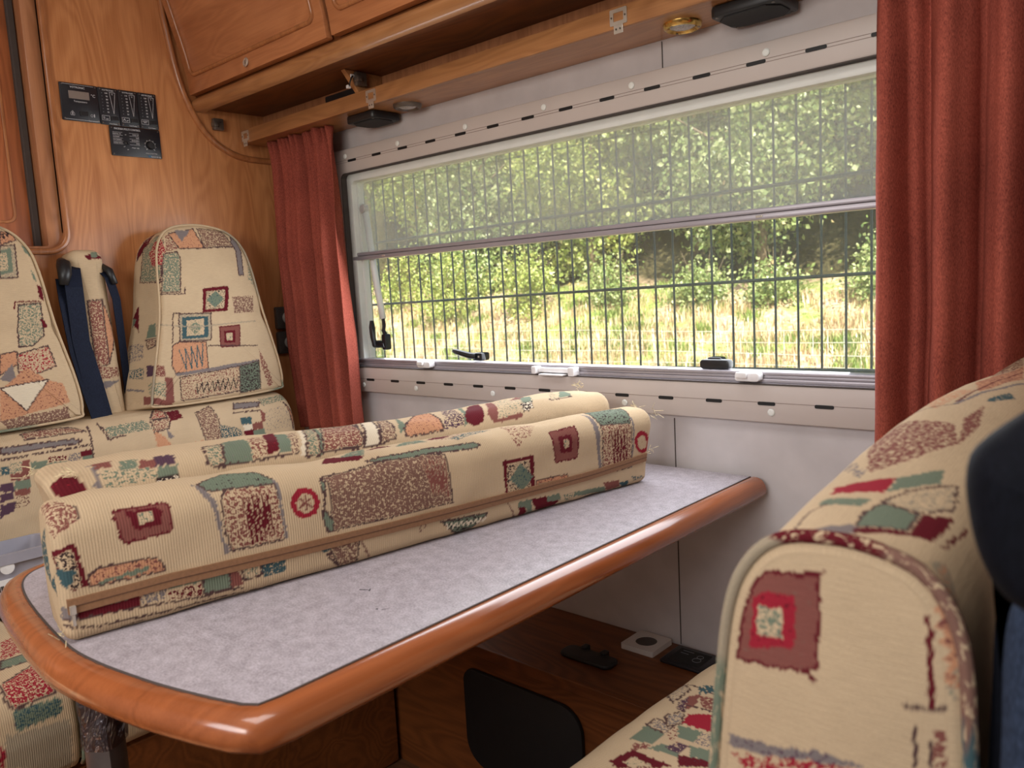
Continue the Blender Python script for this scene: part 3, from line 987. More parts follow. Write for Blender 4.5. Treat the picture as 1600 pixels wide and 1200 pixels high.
obj('plate', bm, M['socket_white'], t)
bm = lathe(bmesh.new(), [(0.0212, 0.008), (0.0205, 0.0), (0.001, 0.0)], (1.186, -0.046, 0.3465), 'z', 28)
w = obj('well', bm, M['grey_switch'], t)
bm = bmesh.new()
for dx in (-0.0095, 0.0095):
    lathe(bm, [(0.0026, 0), (0.0026, 0.0006)], (1.186+dx, -0.046, 0.3466), 'z', 10)
bx(bm, 1.183, 1.189, -0.0262, -0.0240, 0.3470, 0.3540)
obj('contact', bm, M['dark_metal'], w)
t = thing('heater_control', 'small black control panel with printed dial beside the white socket', 'control panel', (1.278, -0.050, 0.3455))
obj('faceplate', prism(bmesh.new(), rrect(1.240, 1.330, -0.088, -0.016, 0.004, 3), 0.3455, 0.352, 'xy', 0.002), M['dark_panel'], t, False, 40)
obj('display', box(1.252, 1.316, -0.078, -0.026, 0.352, 0.3526), M['black_matte'], t)
bm = bmesh.new()
for (cx, cy, r) in ((1.300, -0.056, 0.008), (1.300, -0.042, 0.006)):
    tube(bm, [(cx+r*math.cos(a*math.pi/6), cy+r*math.sin(a*math.pi/6), 0.3528) for a in range(12)], 0.0006, 4, closed=True)
bx(bm, 1.260, 1.282, -0.034, -0.0325, 0.3525, 0.3530)
bx(bm, 1.260, 1.276, -0.044, -0.0425, 0.3525, 0.3530)
obj('symbol', bm, M['print_grey'], t)

# ------------------------------------------------------------------ table
def off_poly(pts, d):
    """move an open outline outward along its vertex normals"""
    n = len(pts)
    out = []
    for i in range(n):
        a, b, c = Vector(pts[max(i-1, 0)]), Vector(pts[i]), Vector(pts[min(i+1, n-1)])
        t1 = (b-a).normalized() if i > 0 else (c-b).normalized()
        t2 = (c-b).normalized() if i < n-1 else t1
        n1, n2 = Vector((t1.y, -t1.x)), Vector((t2.y, -t2.x))
        m = (n1+n2)
        m = m/max(m.length, 1e-6)
        k = min(1.0/max(m.dot(n1), 0.5), 1.25)
        out.append((b.x+m.x*d*k, b.y+m.y*d*k))
    return out
left = smooth_path([(0.785, -0.016), (0.785, -0.45), (0.785, -0.86), (0.794, -0.935), (0.828, -0.978), (0.917, -1.002), (1.080, -1.020), (1.166, -1.020), (1.270, -1.003), (1.346, -0.983)], 6)
lam = left + [(1.378, -0.972), (1.3895, -0.964), (1.392, -0.945), (1.392, -0.70), (1.391, -0.40), (1.391, -0.016)]
table = thing('dinette_table', 'grey laminate table with glossy wooden rim carrying two patterned cushions', 'table', (1.1, -0.5, 0.0))
bm = bmesh.new()
prism(bm, lam, 0.672, 0.7003, 'xy')
obj('table_top', bm, M['laminate'], table)
ev = off_poly(lam, 0.0022)
bm = bmesh.new()
pr = [(0.0, 0.7006), (0.0022, 0.7006), (0.0022, 0.690), (0.0, 0.690)]
def sweep_outline(bm, base, prof, closed_prof=True):
    rows = []
    for d, z in prof:
        rows.append([bm.verts.new((x, y, z)) for x, y in off_poly(base, d)])
    m = len(rows)
    fs = []
    for k in range(m if closed_prof else m-1):
        a, b = rows[k], rows[(k+1) % m]
        for i in range(len(a)-1):
            fs.append(bm.faces.new((a[i], a[i+1], b[i+1], b[i])))
    if closed_prof:
        fs.append(bm.faces.new([r[0] for r in rows]))
        fs.append(bm.faces.new([r[-1] for r in rows][::-1]))
    bmesh.ops.recalc_face_normals(bm, faces=fs)
    return bm
obj('edge_seam', sweep_outline(bmesh.new(), lam, pr), M['seam'], table)
prof = [(0.0022, 0.6995), (0.008, 0.7010), (0.016, 0.6998), (0.023, 0.6960), (0.028, 0.6890), (0.0300, 0.6805), (0.028, 0.6725), (0.0225, 0.6665), (0.014, 0.6635), (0.0022, 0.6630)]
obj('rim', sweep_outline(bmesh.new(), lam, prof), M['rim_wood'], table, False, 60)
bm = bmesh.new()
for (x, y, w, h, a) in ((1.250, -0.742, 0.006, 0.0012, 0.5), (1.256, -0.738, 0.004, 0.0009, 2.3), (1.310, -0.770, 0.0016, 0.0016, 0), (1.318, -0.764, 0.005, 0.0007, 1.2), (1.206, -0.66, 0.001, 0.001, 0)):
    v = [(-w, -h), (w, -h*0.6), (w, h*0.6), (-w, h)]
    ca, sa = math.cos(a), math.sin(a)
    f = bm.faces.new([bm.verts.new((x+p*ca-q*sa, y+p*sa+q*ca, 0.70045)) for p, q in v])
    f.normal_update()
    if f.normal.z < 0:
        f.normal_flip()
obj('crumb_mark', bm, M['black_matte'], table)
lx, ly = 0.962, -0.950
bm = bmesh.new()
def quad_post(bm, c0, c1, w0, w1, rot):
    vs = []
    for (c, w) in ((c0, w0), (c1, w1)):
        L = []
        for k in range(16):
            a = 2*math.pi*k/16
            q = (abs(math.cos(a))**4+abs(math.sin(a))**4)**-0.25*w/2
            L.append(bm.verts.new((c[0]+q*math.cos(a+rot), c[1]+q*math.sin(a+rot), c[2])))
        vs.append(L)
    for k in range(16):
        bm.faces.new((vs[0][k], vs[0][(k+1) % 16], vs[1][(k+1) % 16], vs[1][k]))
    bm.faces.new(vs[0][::-1])
    bm.faces.new(vs[1])
    return bm
leg = obj('leg', quad_post(bmesh.new(), (lx, ly, 0.0), (lx, ly, 0.668), 0.040, 0.040, 0.6), M['steel'], table, False, 50)
leg['label'] = 'square steel leg wrapped in clear film at the top'
bm = bmesh.new()
n, k = 36, 26
rows = []
for i in range(k+1):
    z = 0.502+0.158*i/k
    L = []
    for j in range(n):
        a = 2*math.pi*j/n
        q = (abs(math.cos(a))**4+abs(math.sin(a))**4)**-0.25*0.0215
        q += 0.0035*mnoise.noise(Vector((math.cos(a)*2, math.sin(a)*2, z*28)))+0.001+0.003*max(0.0, (z-0.60)/0.06)
        L.append(bm.verts.new((lx+q*math.cos(a+0.6), ly+q*math.sin(a+0.6), z)))
    rows.append(L)
for a, b in zip(rows, rows[1:]):
    for j in range(n):
        bm.faces.new((a[j], a[(j+1) % n], b[(j+1) % n], b[j]))
obj('plastic_wrap', bm, M['film'], leg, True)
obj('foot_plate', prism(bmesh.new(), rrect(lx-0.05, lx+0.05, ly-0.05, ly+0.05, 0.01, 4), 0.0005, 0.008, 'xy', 0.002), M['steel'], table)

# ------------------------------------------------------------------ curtains
def curtain(name, label, xfun, z0, z1, folds, yb, depth, seed, x0, x1, hem=0.0):
    """cloth sheet: xfun(s, t) gives x across the width, folds are y offsets with their phase"""
    nx, nz = 150, 60
    r = random.Random(seed)
    bm = bmesh.new()
    G = []
    for i in range(nz+1):
        t = i/nz
        z = z1+(z0-z1)*t
        L = []
        for j in range(nx+1):
            s = j/nx
            a = 0.0
            for (f, ph, am, dr) in folds:
                a += am*(1.0-2.0*abs(math.sin(math.pi*f*s+ph+dr*t))**0.8)
            gather = 0.35*math.exp(-t*18)*math.sin(2*math.pi*s*23+1.3)
            y = yb+depth*(a*(0.55+0.45*min(1.0, t*2.5))+gather)+0.004*mnoise.noise(Vector((s*6, t*5, seed)))
            L.append(bm.verts.new((xfun(s, t)+0.002*mnoise.noise(Vector((s*9, t*7, seed+5))), y, z+hem*math.sin(s*21)*0.003*(1 if i == nz else 0))))
        G.append(L)
    for a, b in zip(G, G[1:]):
        for j in range(nx):
            bm.faces.new((a[j], b[j], b[j+1], a[j+1]))
    o = obj(name, bm, M['curtain'], None, True)
    md = o.modifiers.new('cloth_thickness', 'SOLIDIFY')
    md.thickness = 0.0022
    md.offset = 0
    tag(o, label, 'curtain')
    return o
def xl(s, t):
    a = 0.058+0.030*t+0.026*t**4
    b = 0.334+0.030*t
    return a+(b-a)*s
curtain('curtain', 'rust red curtain hanging at the left end of the window', xl, 0.700, 1.4665,
        [(5.2, 0.4, 0.75, 0.25), (8.3, 1.9, 0.18, -0.4), (2.1, 2.0, 0.25, 0.3)], -0.060, 0.036, 3, 0.06, 0.34)
def xr(s, t):
    return 1.634+0.62*s+0.004*math.sin(t*3)
curtain('curtain', 'rust red curtain hanging at the right edge of the window behind the seat back', xr, 0.700, 1.4665,
        [(9.0, 0.55, 0.75, 0.12), (4.1, 2.35, 0.55, 0.08), (17.0, 0.4, 0.10, -0.3)], -0.104, 0.056, 9, 1.6, 2.2)
# ------------------------------------------------------------------ upholstery: tapestry woven into the mesh
TC = {'c': (194, 170, 138), 'w': (218, 203, 178), 'm': (96, 28, 36), 'r': (128, 78, 70), 'R': (150, 38, 52), 'g': (112, 122, 104),
      't': (64, 88, 92), 'o': (194, 142, 108), 'y': (124, 114, 112), 'k': (84, 62, 60), 'b': (124, 92, 80), 'p': (84, 60, 74), 'l': (160, 146, 124), 'n': (60, 46, 46)}
TC = {k: np.array(S(*v)[:3]) for k, v in TC.items()}

class Paint:
    def __init__(self, uv, seed=0, fine=0.0007):
        n = len(uv)
        r = np.random.default_rng(seed)
        u, v = uv[:, 0], uv[:, 1]
        self.u = u+0.0004*np.sin(u*420+2.5*np.sin(v*260))+0.0004*np.sin(v*700+u*190)+r.normal(0, fine*0.6, n)
        self.minw = fine*1.75
        self.v = v+0.0004*np.sin(v*390+2.5*np.sin(u*240))+0.0004*np.sin(u*660-v*230)+r.normal(0, fine*0.6, n)
        self.c = np.tile(TC['c'], (n, 1))
        self.c2 = np.tile(TC['r'], (n, 1))
        self.d = np.zeros(n)
    def sel(self, pts, pad=0.0):
        p = np.array(pts)
        return np.nonzero((self.u > p[:, 0].min()-pad) & (self.u < p[:, 0].max()+pad) & (self.v > p[:, 1].min()-pad) & (self.v < p[:, 1].max()+pad))[0]
    def poly(self, col, pts, dens=0.0, col2=None, line=None, lw=0.0011):
        ix = self.sel(pts)
        if len(ix):
            u, v = self.u[ix], self.v[ix]
            ins = np.zeros(len(ix), bool)
            n = len(pts)
            for i in range(n):
                (x0, y0), (x1, y1) = pts[i], pts[(i+1) % n]
                if y0 == y1:
                    continue
                ins ^= ((y0 > v) != (y1 > v)) & (u < (x1-x0)*(v-y0)/(y1-y0)+x0)
            k = ix[ins]
            self.c[k] = TC[col]
            self.d[k] = dens
            if col2:
                self.c2[k] = TC[col2]
        if line:
            self.line(line, list(pts)+[pts[0]], lw)
    def line(self, col, pts, w=0.0011):
        w = max(w*0.8, self.minw)
        for a, b in zip(pts, pts[1:]):
            ix = self.sel([a, b], w*2)
            if not len(ix):
                continue
            u, v = self.u[ix], self.v[ix]
            dx, dy = b[0]-a[0], b[1]-a[1]
            L = dx*dx+dy*dy+1e-12
            t = np.clip(((u-a[0])*dx+(v-a[1])*dy)/L, 0, 1)
            k = ix[(u-a[0]-t*dx)**2+(v-a[1]-t*dy)**2 < w*w]
            self.c[k] = TC[col]
            self.d[k] = 0.0
    def run(self, prims):
        for p in prims:
            if p[0] == 'P':
                self.poly(p[1], p[2], *p[3:])
            elif p[0] == 'L':
                self.line(p[1], p[2], p[3])
            elif p[0] == 'Z':                         # scribble: zigzag inside a four-cornered patch
                _, col, w, q, n = p
                q = [np.array(a) for a in q]
                pts = []
                for i in range(n+1):
                    t = i/n
                    lo, hi = q[0]+(q[1]-q[0])*t, q[3]+(q[2]-q[3])*t
                    pts.append(tuple(lo if i % 2 == 0 else hi))
                self.line(col, pts, w)

def motif(r, u, v, s):
    """one random patch of the tapestry at (u, v) of about size s"""
    k = r.randrange(9)
    w, h = s*r.uniform(0.7, 1.4), s*r.uniform(0.7, 1.3)
    sk = s*r.uniform(-0.12, 0.12)
    q = [(u, v), (u+w, v+sk), (u+w-sk, v+h), (u+sk, v+h-sk)]
    def sub(a, b, c, d):
        def P(x, y):
            return (q[0][0]*(1-x)*(1-y)+q[1][0]*x*(1-y)+q[2][0]*x*y+q[3][0]*(1-x)*y,
                    q[0][1]*(1-x)*(1-y)+q[1][1]*x*(1-y)+q[2][1]*x*y+q[3][1]*(1-x)*y)
        return [P(a, b), P(c, b), P(c, d), P(a, d)]
    if k == 0:
        return [('P', 'c', q, r.uniform(0.4, 0.75), r.choice('rbrp'), 'k')]
    if k == 1:
        return [('P', r.choice('rb'), q, 0, None, 'm'), ('P', 'm', sub(.2, .2, .8, .8)), ('P', 'c', sub(.36, .36, .64, .64), .3, 'g')]
    if k == 2:
        return [('P', 'l', q, .4, 'c', 'k'), ('P', 'g', sub(.16, .16, .84, .84)), ('P', 'c', sub(.32, .32, .68, .68), .3, 'g')]
    if k == 3:
        out = []
        for i in range(4):
            for j in range(3):
                c = r.choice('mgrcclytcw')
                out.append(('P', c, sub(i/4, j/3, (i+1)/4, (j+1)/3), 0.35 if c in 'cl' and r.random() < .4 else 0, 'r', 'k' if r.random() < .3 else None, .0008))
        return out
    if k == 4:
        return [('P', 'c', q, .35, 'r', 'k'), ('Z', 'm', .0011, sub(.2, .15, .8, .9), 9)]
    if k == 5:
        return [('P', r.choice('gy'), [(u, v), (u+w*1.8, v+sk), (u+w*1.8, v+h*.22+sk), (u, v+h*.26)])]
    if k == 6:
        n = 16
        c = (u+w/2, v+h/2)
        d1 = [(c[0]+s*.30*math.cos(2*math.pi*i/n)*r.uniform(.93, 1.07), c[1]+s*.30*math.sin(2*math.pi*i/n)*r.uniform(.93, 1.07)) for i in range(n)]
        d2 = [(c[0]+(a-c[0])*.6, c[1]+(b-c[1])*.6) for a, b in d1]
        return [('P', 'c', q), ('P', 'm', d1), ('P', 'c' if r.random() < .5 else 'R', d2, .2, 'm')]
    if k == 7:
        return [('P', 'o', q, .3, 'c', 'k'), ('P', 'g', [q[0], sub(.5, .5, .5, .5)[0], q[3]]), ('P', 'w', [q[2], sub(.5, .5, .5, .5)[0], q[3]])]
    return [('P', 'g', q, .45, 'c', 'k'), ('P', 't', sub(.1, .5, .6, .9), .4, 'c')]

def random_cloth(key, seed, u0, u1, v0, v1, s=0.06, fill=0.62):
    """further patches of the repeat on the sides the photograph does not show; SEEN lists the 4 cm cells it does show"""
    if key not in SEEN:
        return []
    seen = set(SEEN[key])
    r = random.Random(seed)
    out = []
    v = v0
    while v < v1:
        u = u0+r.uniform(-s, 0)
        while u < u1:
            if r.random() < fill:
                m = motif(r, u, v+r.uniform(-.15, .15)*s, s*r.uniform(.7, 1.15))
                p = np.array([q for pr in m for q in (pr[3] if pr[0] == 'Z' else pr[2])])
                a, b = np.floor((p.min(0)-0.003)/0.04).astype(int), np.floor((p.max(0)+0.003)/0.04).astype(int)
                if not any((i, k) in seen for i in range(a[0], b[0]+1) for k in range(a[1], b[1]+1)):
                    out += m
            u += s*r.uniform(1.0, 1.55)
        v += s*1.25
    return out

def mesh_arrays(name, co, quads, tris=None):
    me = bpy.data.meshes.new(name)
    nq = len(quads)
    me.vertices.add(len(co))
    me.vertices.foreach_set('co', np.ascontiguousarray(co, dtype=np.float32).ravel())
    idx = quads.ravel() if tris is None else np.concatenate([quads.ravel(), tris.ravel()])
    tot = nq+(0 if tris is None else len(tris))
    me.loops.add(len(idx))
    me.loops.foreach_set('vertex_index', idx.astype(np.int32))
    me.polygons.add(tot)
    st = np.arange(nq)*4
    if tris is not None:
        st = np.concatenate([st, nq*4+np.arange(len(tris))*3])
    me.polygons.foreach_set('loop_start', st.astype(np.int32))
    me.update(calc_edges=True)
    me.validate()
    return me

def weave(me, uv, prims, seed=0, fine=0.0007, base=None):
    p = Paint(uv, seed, fine)
    if base:
        p.run(base)
    p.run(prims)
    n = len(uv)
    a = me.attributes.new('pat', 'FLOAT_COLOR', 'POINT')
    a.data.foreach_set('color', np.concatenate([p.c, p.d[:, None]], 1).astype(np.float32).ravel())
    b = me.attributes.new('pat2', 'FLOAT_COLOR', 'POINT')
    b.data.foreach_set('color', np.concatenate([p.c2, np.ones((n, 1))], 1).astype(np.float32).ravel())
    f = me.attributes.new('fuv', 'FLOAT2', 'POINT')
    f.data.foreach_set('vector', uv.astype(np.float32).ravel())

def resample(pts, ds):
    p = np.array(list(pts)+[pts[0]], float)
    seg = np.hypot(*(p[1:]-p[:-1]).T)
    s = np.concatenate([[0], np.cumsum(seg)])
    n = max(24, int(s[-1]/ds))
    t = np.arange(n)/n*s[-1]
    return np.stack([np.interp(t, s, p[:, 0]), np.interp(t, s, p[:, 1])], 1), t

def pillow(name, outline, depth, O, A, B, D, r, ds, m, prims, parent=None, wrap=0.0, bulge=0.0, warp=None, base=None, seed=0, crumple=0.0):
    """padded shape: counter-clockwise outline in the A,B plane, going back along D, edges rounded by r.
    cloth coordinates: front face (10+a, b); sides (distance back, length round the outline)"""
    if sum(a[0]*b[1]-b[0]*a[1] for a, b in zip(outline, list(outline[1:])+[outline[0]])) < 0:
        outline = list(outline)[::-1]
    P, s = resample(outline, ds)
    n = len(P)
    T = np.roll(P, -2, 0)-np.roll(P, 2, 0)
    T /= np.hypot(T[:, 0], T[:, 1])[:, None]+1e-12
    N = np.stack([T[:, 1], -T[:, 0]], 1)
    c = P.mean(0)
    Pin = P-N*r
    rows, uvs = [], []
    rad = np.hypot(*(Pin-c).T).max()
    nd = max(6, int(rad/ds))
    for i in range(1, nd+1):
        q = c+(Pin-c)*(i/nd)
        rows.append((q, np.full(n, -bulge*(1-(i/nd)**2))))
        uvs.append(np.stack([10+q[:, 0], q[:, 1]], 1))
    na = max(3, int(1.57*r/ds))
    def side_uv(arc, d):
        if arc < wrap:
            q = Pin+N*arc
            return np.stack([10+q[:, 0], q[:, 1]], 1)
        return np.stack([np.full(n, d), s], 1)
    for i in range(1, na+1):
        th = math.pi/2*i/na
        rows.append((P-N*r*(1-math.sin(th)), np.full(n, r*(1-math.cos(th)))))
        uvs.append(side_uv(r*th, r*(1-math.cos(th))))
    L = depth-2*r
    nl = max(2, int(L/ds))
    for i in range(1, nl):
        rows.append((P, np.full(n, r+L*i/nl)))
        uvs.append(side_uv(r*1.57+L*i/nl, r+L*i/nl))
    nb = max(3, na//2)
    for i in range(nb+1):
        th = math.pi/2*i/nb
        rows.append((P-N*r*(1-math.cos(th)), np.full(n, depth-r+r*math.sin(th))))
        uvs.append(np.stack([np.full(n, depth-r+r*th), s], 1))
    for f in (0.75, 0.5, 0.25, 0.05):
        q = c+(Pin-c)*f
        rows.append((q, np.full(n, depth+bulge*(1-f*f))))
        uvs.append(np.stack([20+q[:, 0], q[:, 1]], 1))
    ab = np.concatenate([q for q, _ in rows])
    dd = np.concatenate([d for _, d in rows])
    uv = np.concatenate(uvs)
    O, A, B, D = (np.array(v, float) for v in (O, A, B, D))
    co = O+ab[:, :1]*A+ab[:, 1:]*B+dd[:, None]*D
    if warp is not None:
        co = warp(co, ab, dd)
    if crumple > 0:
        x, y, z = co.T
        w = np.sin(x*31+2*np.sin(y*23+z*9))*np.sin(y*37+1.7*np.sin(z*29))*np.sin(z*33+2*np.sin(x*19))
        w2 = np.sin(x*83+3*np.sin(z*47))*np.sin(y*77+3*np.sin(x*41+z*20))
        cen = O+c[0]*A+c[1]*B
        nn = co-(cen+dd[:, None]*D)
        nn /= np.linalg.norm(nn, axis=1)[:, None]+1e-9
        co = co+nn*(w*crumple+w2*crumple*0.3)[:, None]
    k = len(rows)
    i, j = np.meshgrid(np.arange(k-1), np.arange(n), indexing='ij')
    a = i*n+j
    b = i*n+(j+1) % n
    quads = np.stack([a, a+n, b+n, b], -1).reshape(-1, 4)
    cent = np.array([[len(co)], [len(co)+1]])
    front = O+c[0]*A+c[1]*B-bulge*D
    back = O+c[0]*A+c[1]*B+(depth+bulge)*D
    ends = np.stack([front, back])
    if warp is not None:
        ends = warp(ends, np.stack([c, c]), np.array([-bulge, depth+bulge]))
    co = np.concatenate([co, ends])
    uv = np.concatenate([uv, [[10+c[0], c[1]], [20+c[0], c[1]]]])
    jj = np.arange(n)
    t1 = np.stack([np.full(n, len(co)-2), jj, (jj+1) % n], 1)
    t2 = np.stack([np.full(n, len(co)-1), (k-1)*n+(jj+1) % n, (k-1)*n+jj], 1)
    me = mesh_arrays(name, co, quads, np.concatenate([t1, t2]))
    weave(me, uv, prims, seed, ds*0.35, base)
    return link(name, me, m, parent, True)

def piping(name, pts3, r, m, parent, seed, closed=False, codes='rgcbmctlrc'):
    bm = tube(bmesh.new(), pts3, r, 8, not closed, closed)
    me = bpy.data.meshes.new(name)
    bm.to_mesh(me)
    bm.free()
    n = len(me.vertices)
    uv = np.stack([np.repeat(np.arange(n//8+1), 8)[:n]*0.004, np.tile(np.arange(8), n//8+1)[:n]*r*0.8], 1)
    pr = []
    q = random.Random(seed)
    u = 0
    while u < uv[:, 0].max():
        w = q.uniform(.02, .06)
        pr.append(('P', q.choice(codes), [(u, -1), (u+w, -1), (u+w, 1), (u, 1)], .35 if q.random() < .6 else 0, 'c'))
        u += w
    weave(me, uv, pr, seed)
    return link(name, me, m, parent, True)

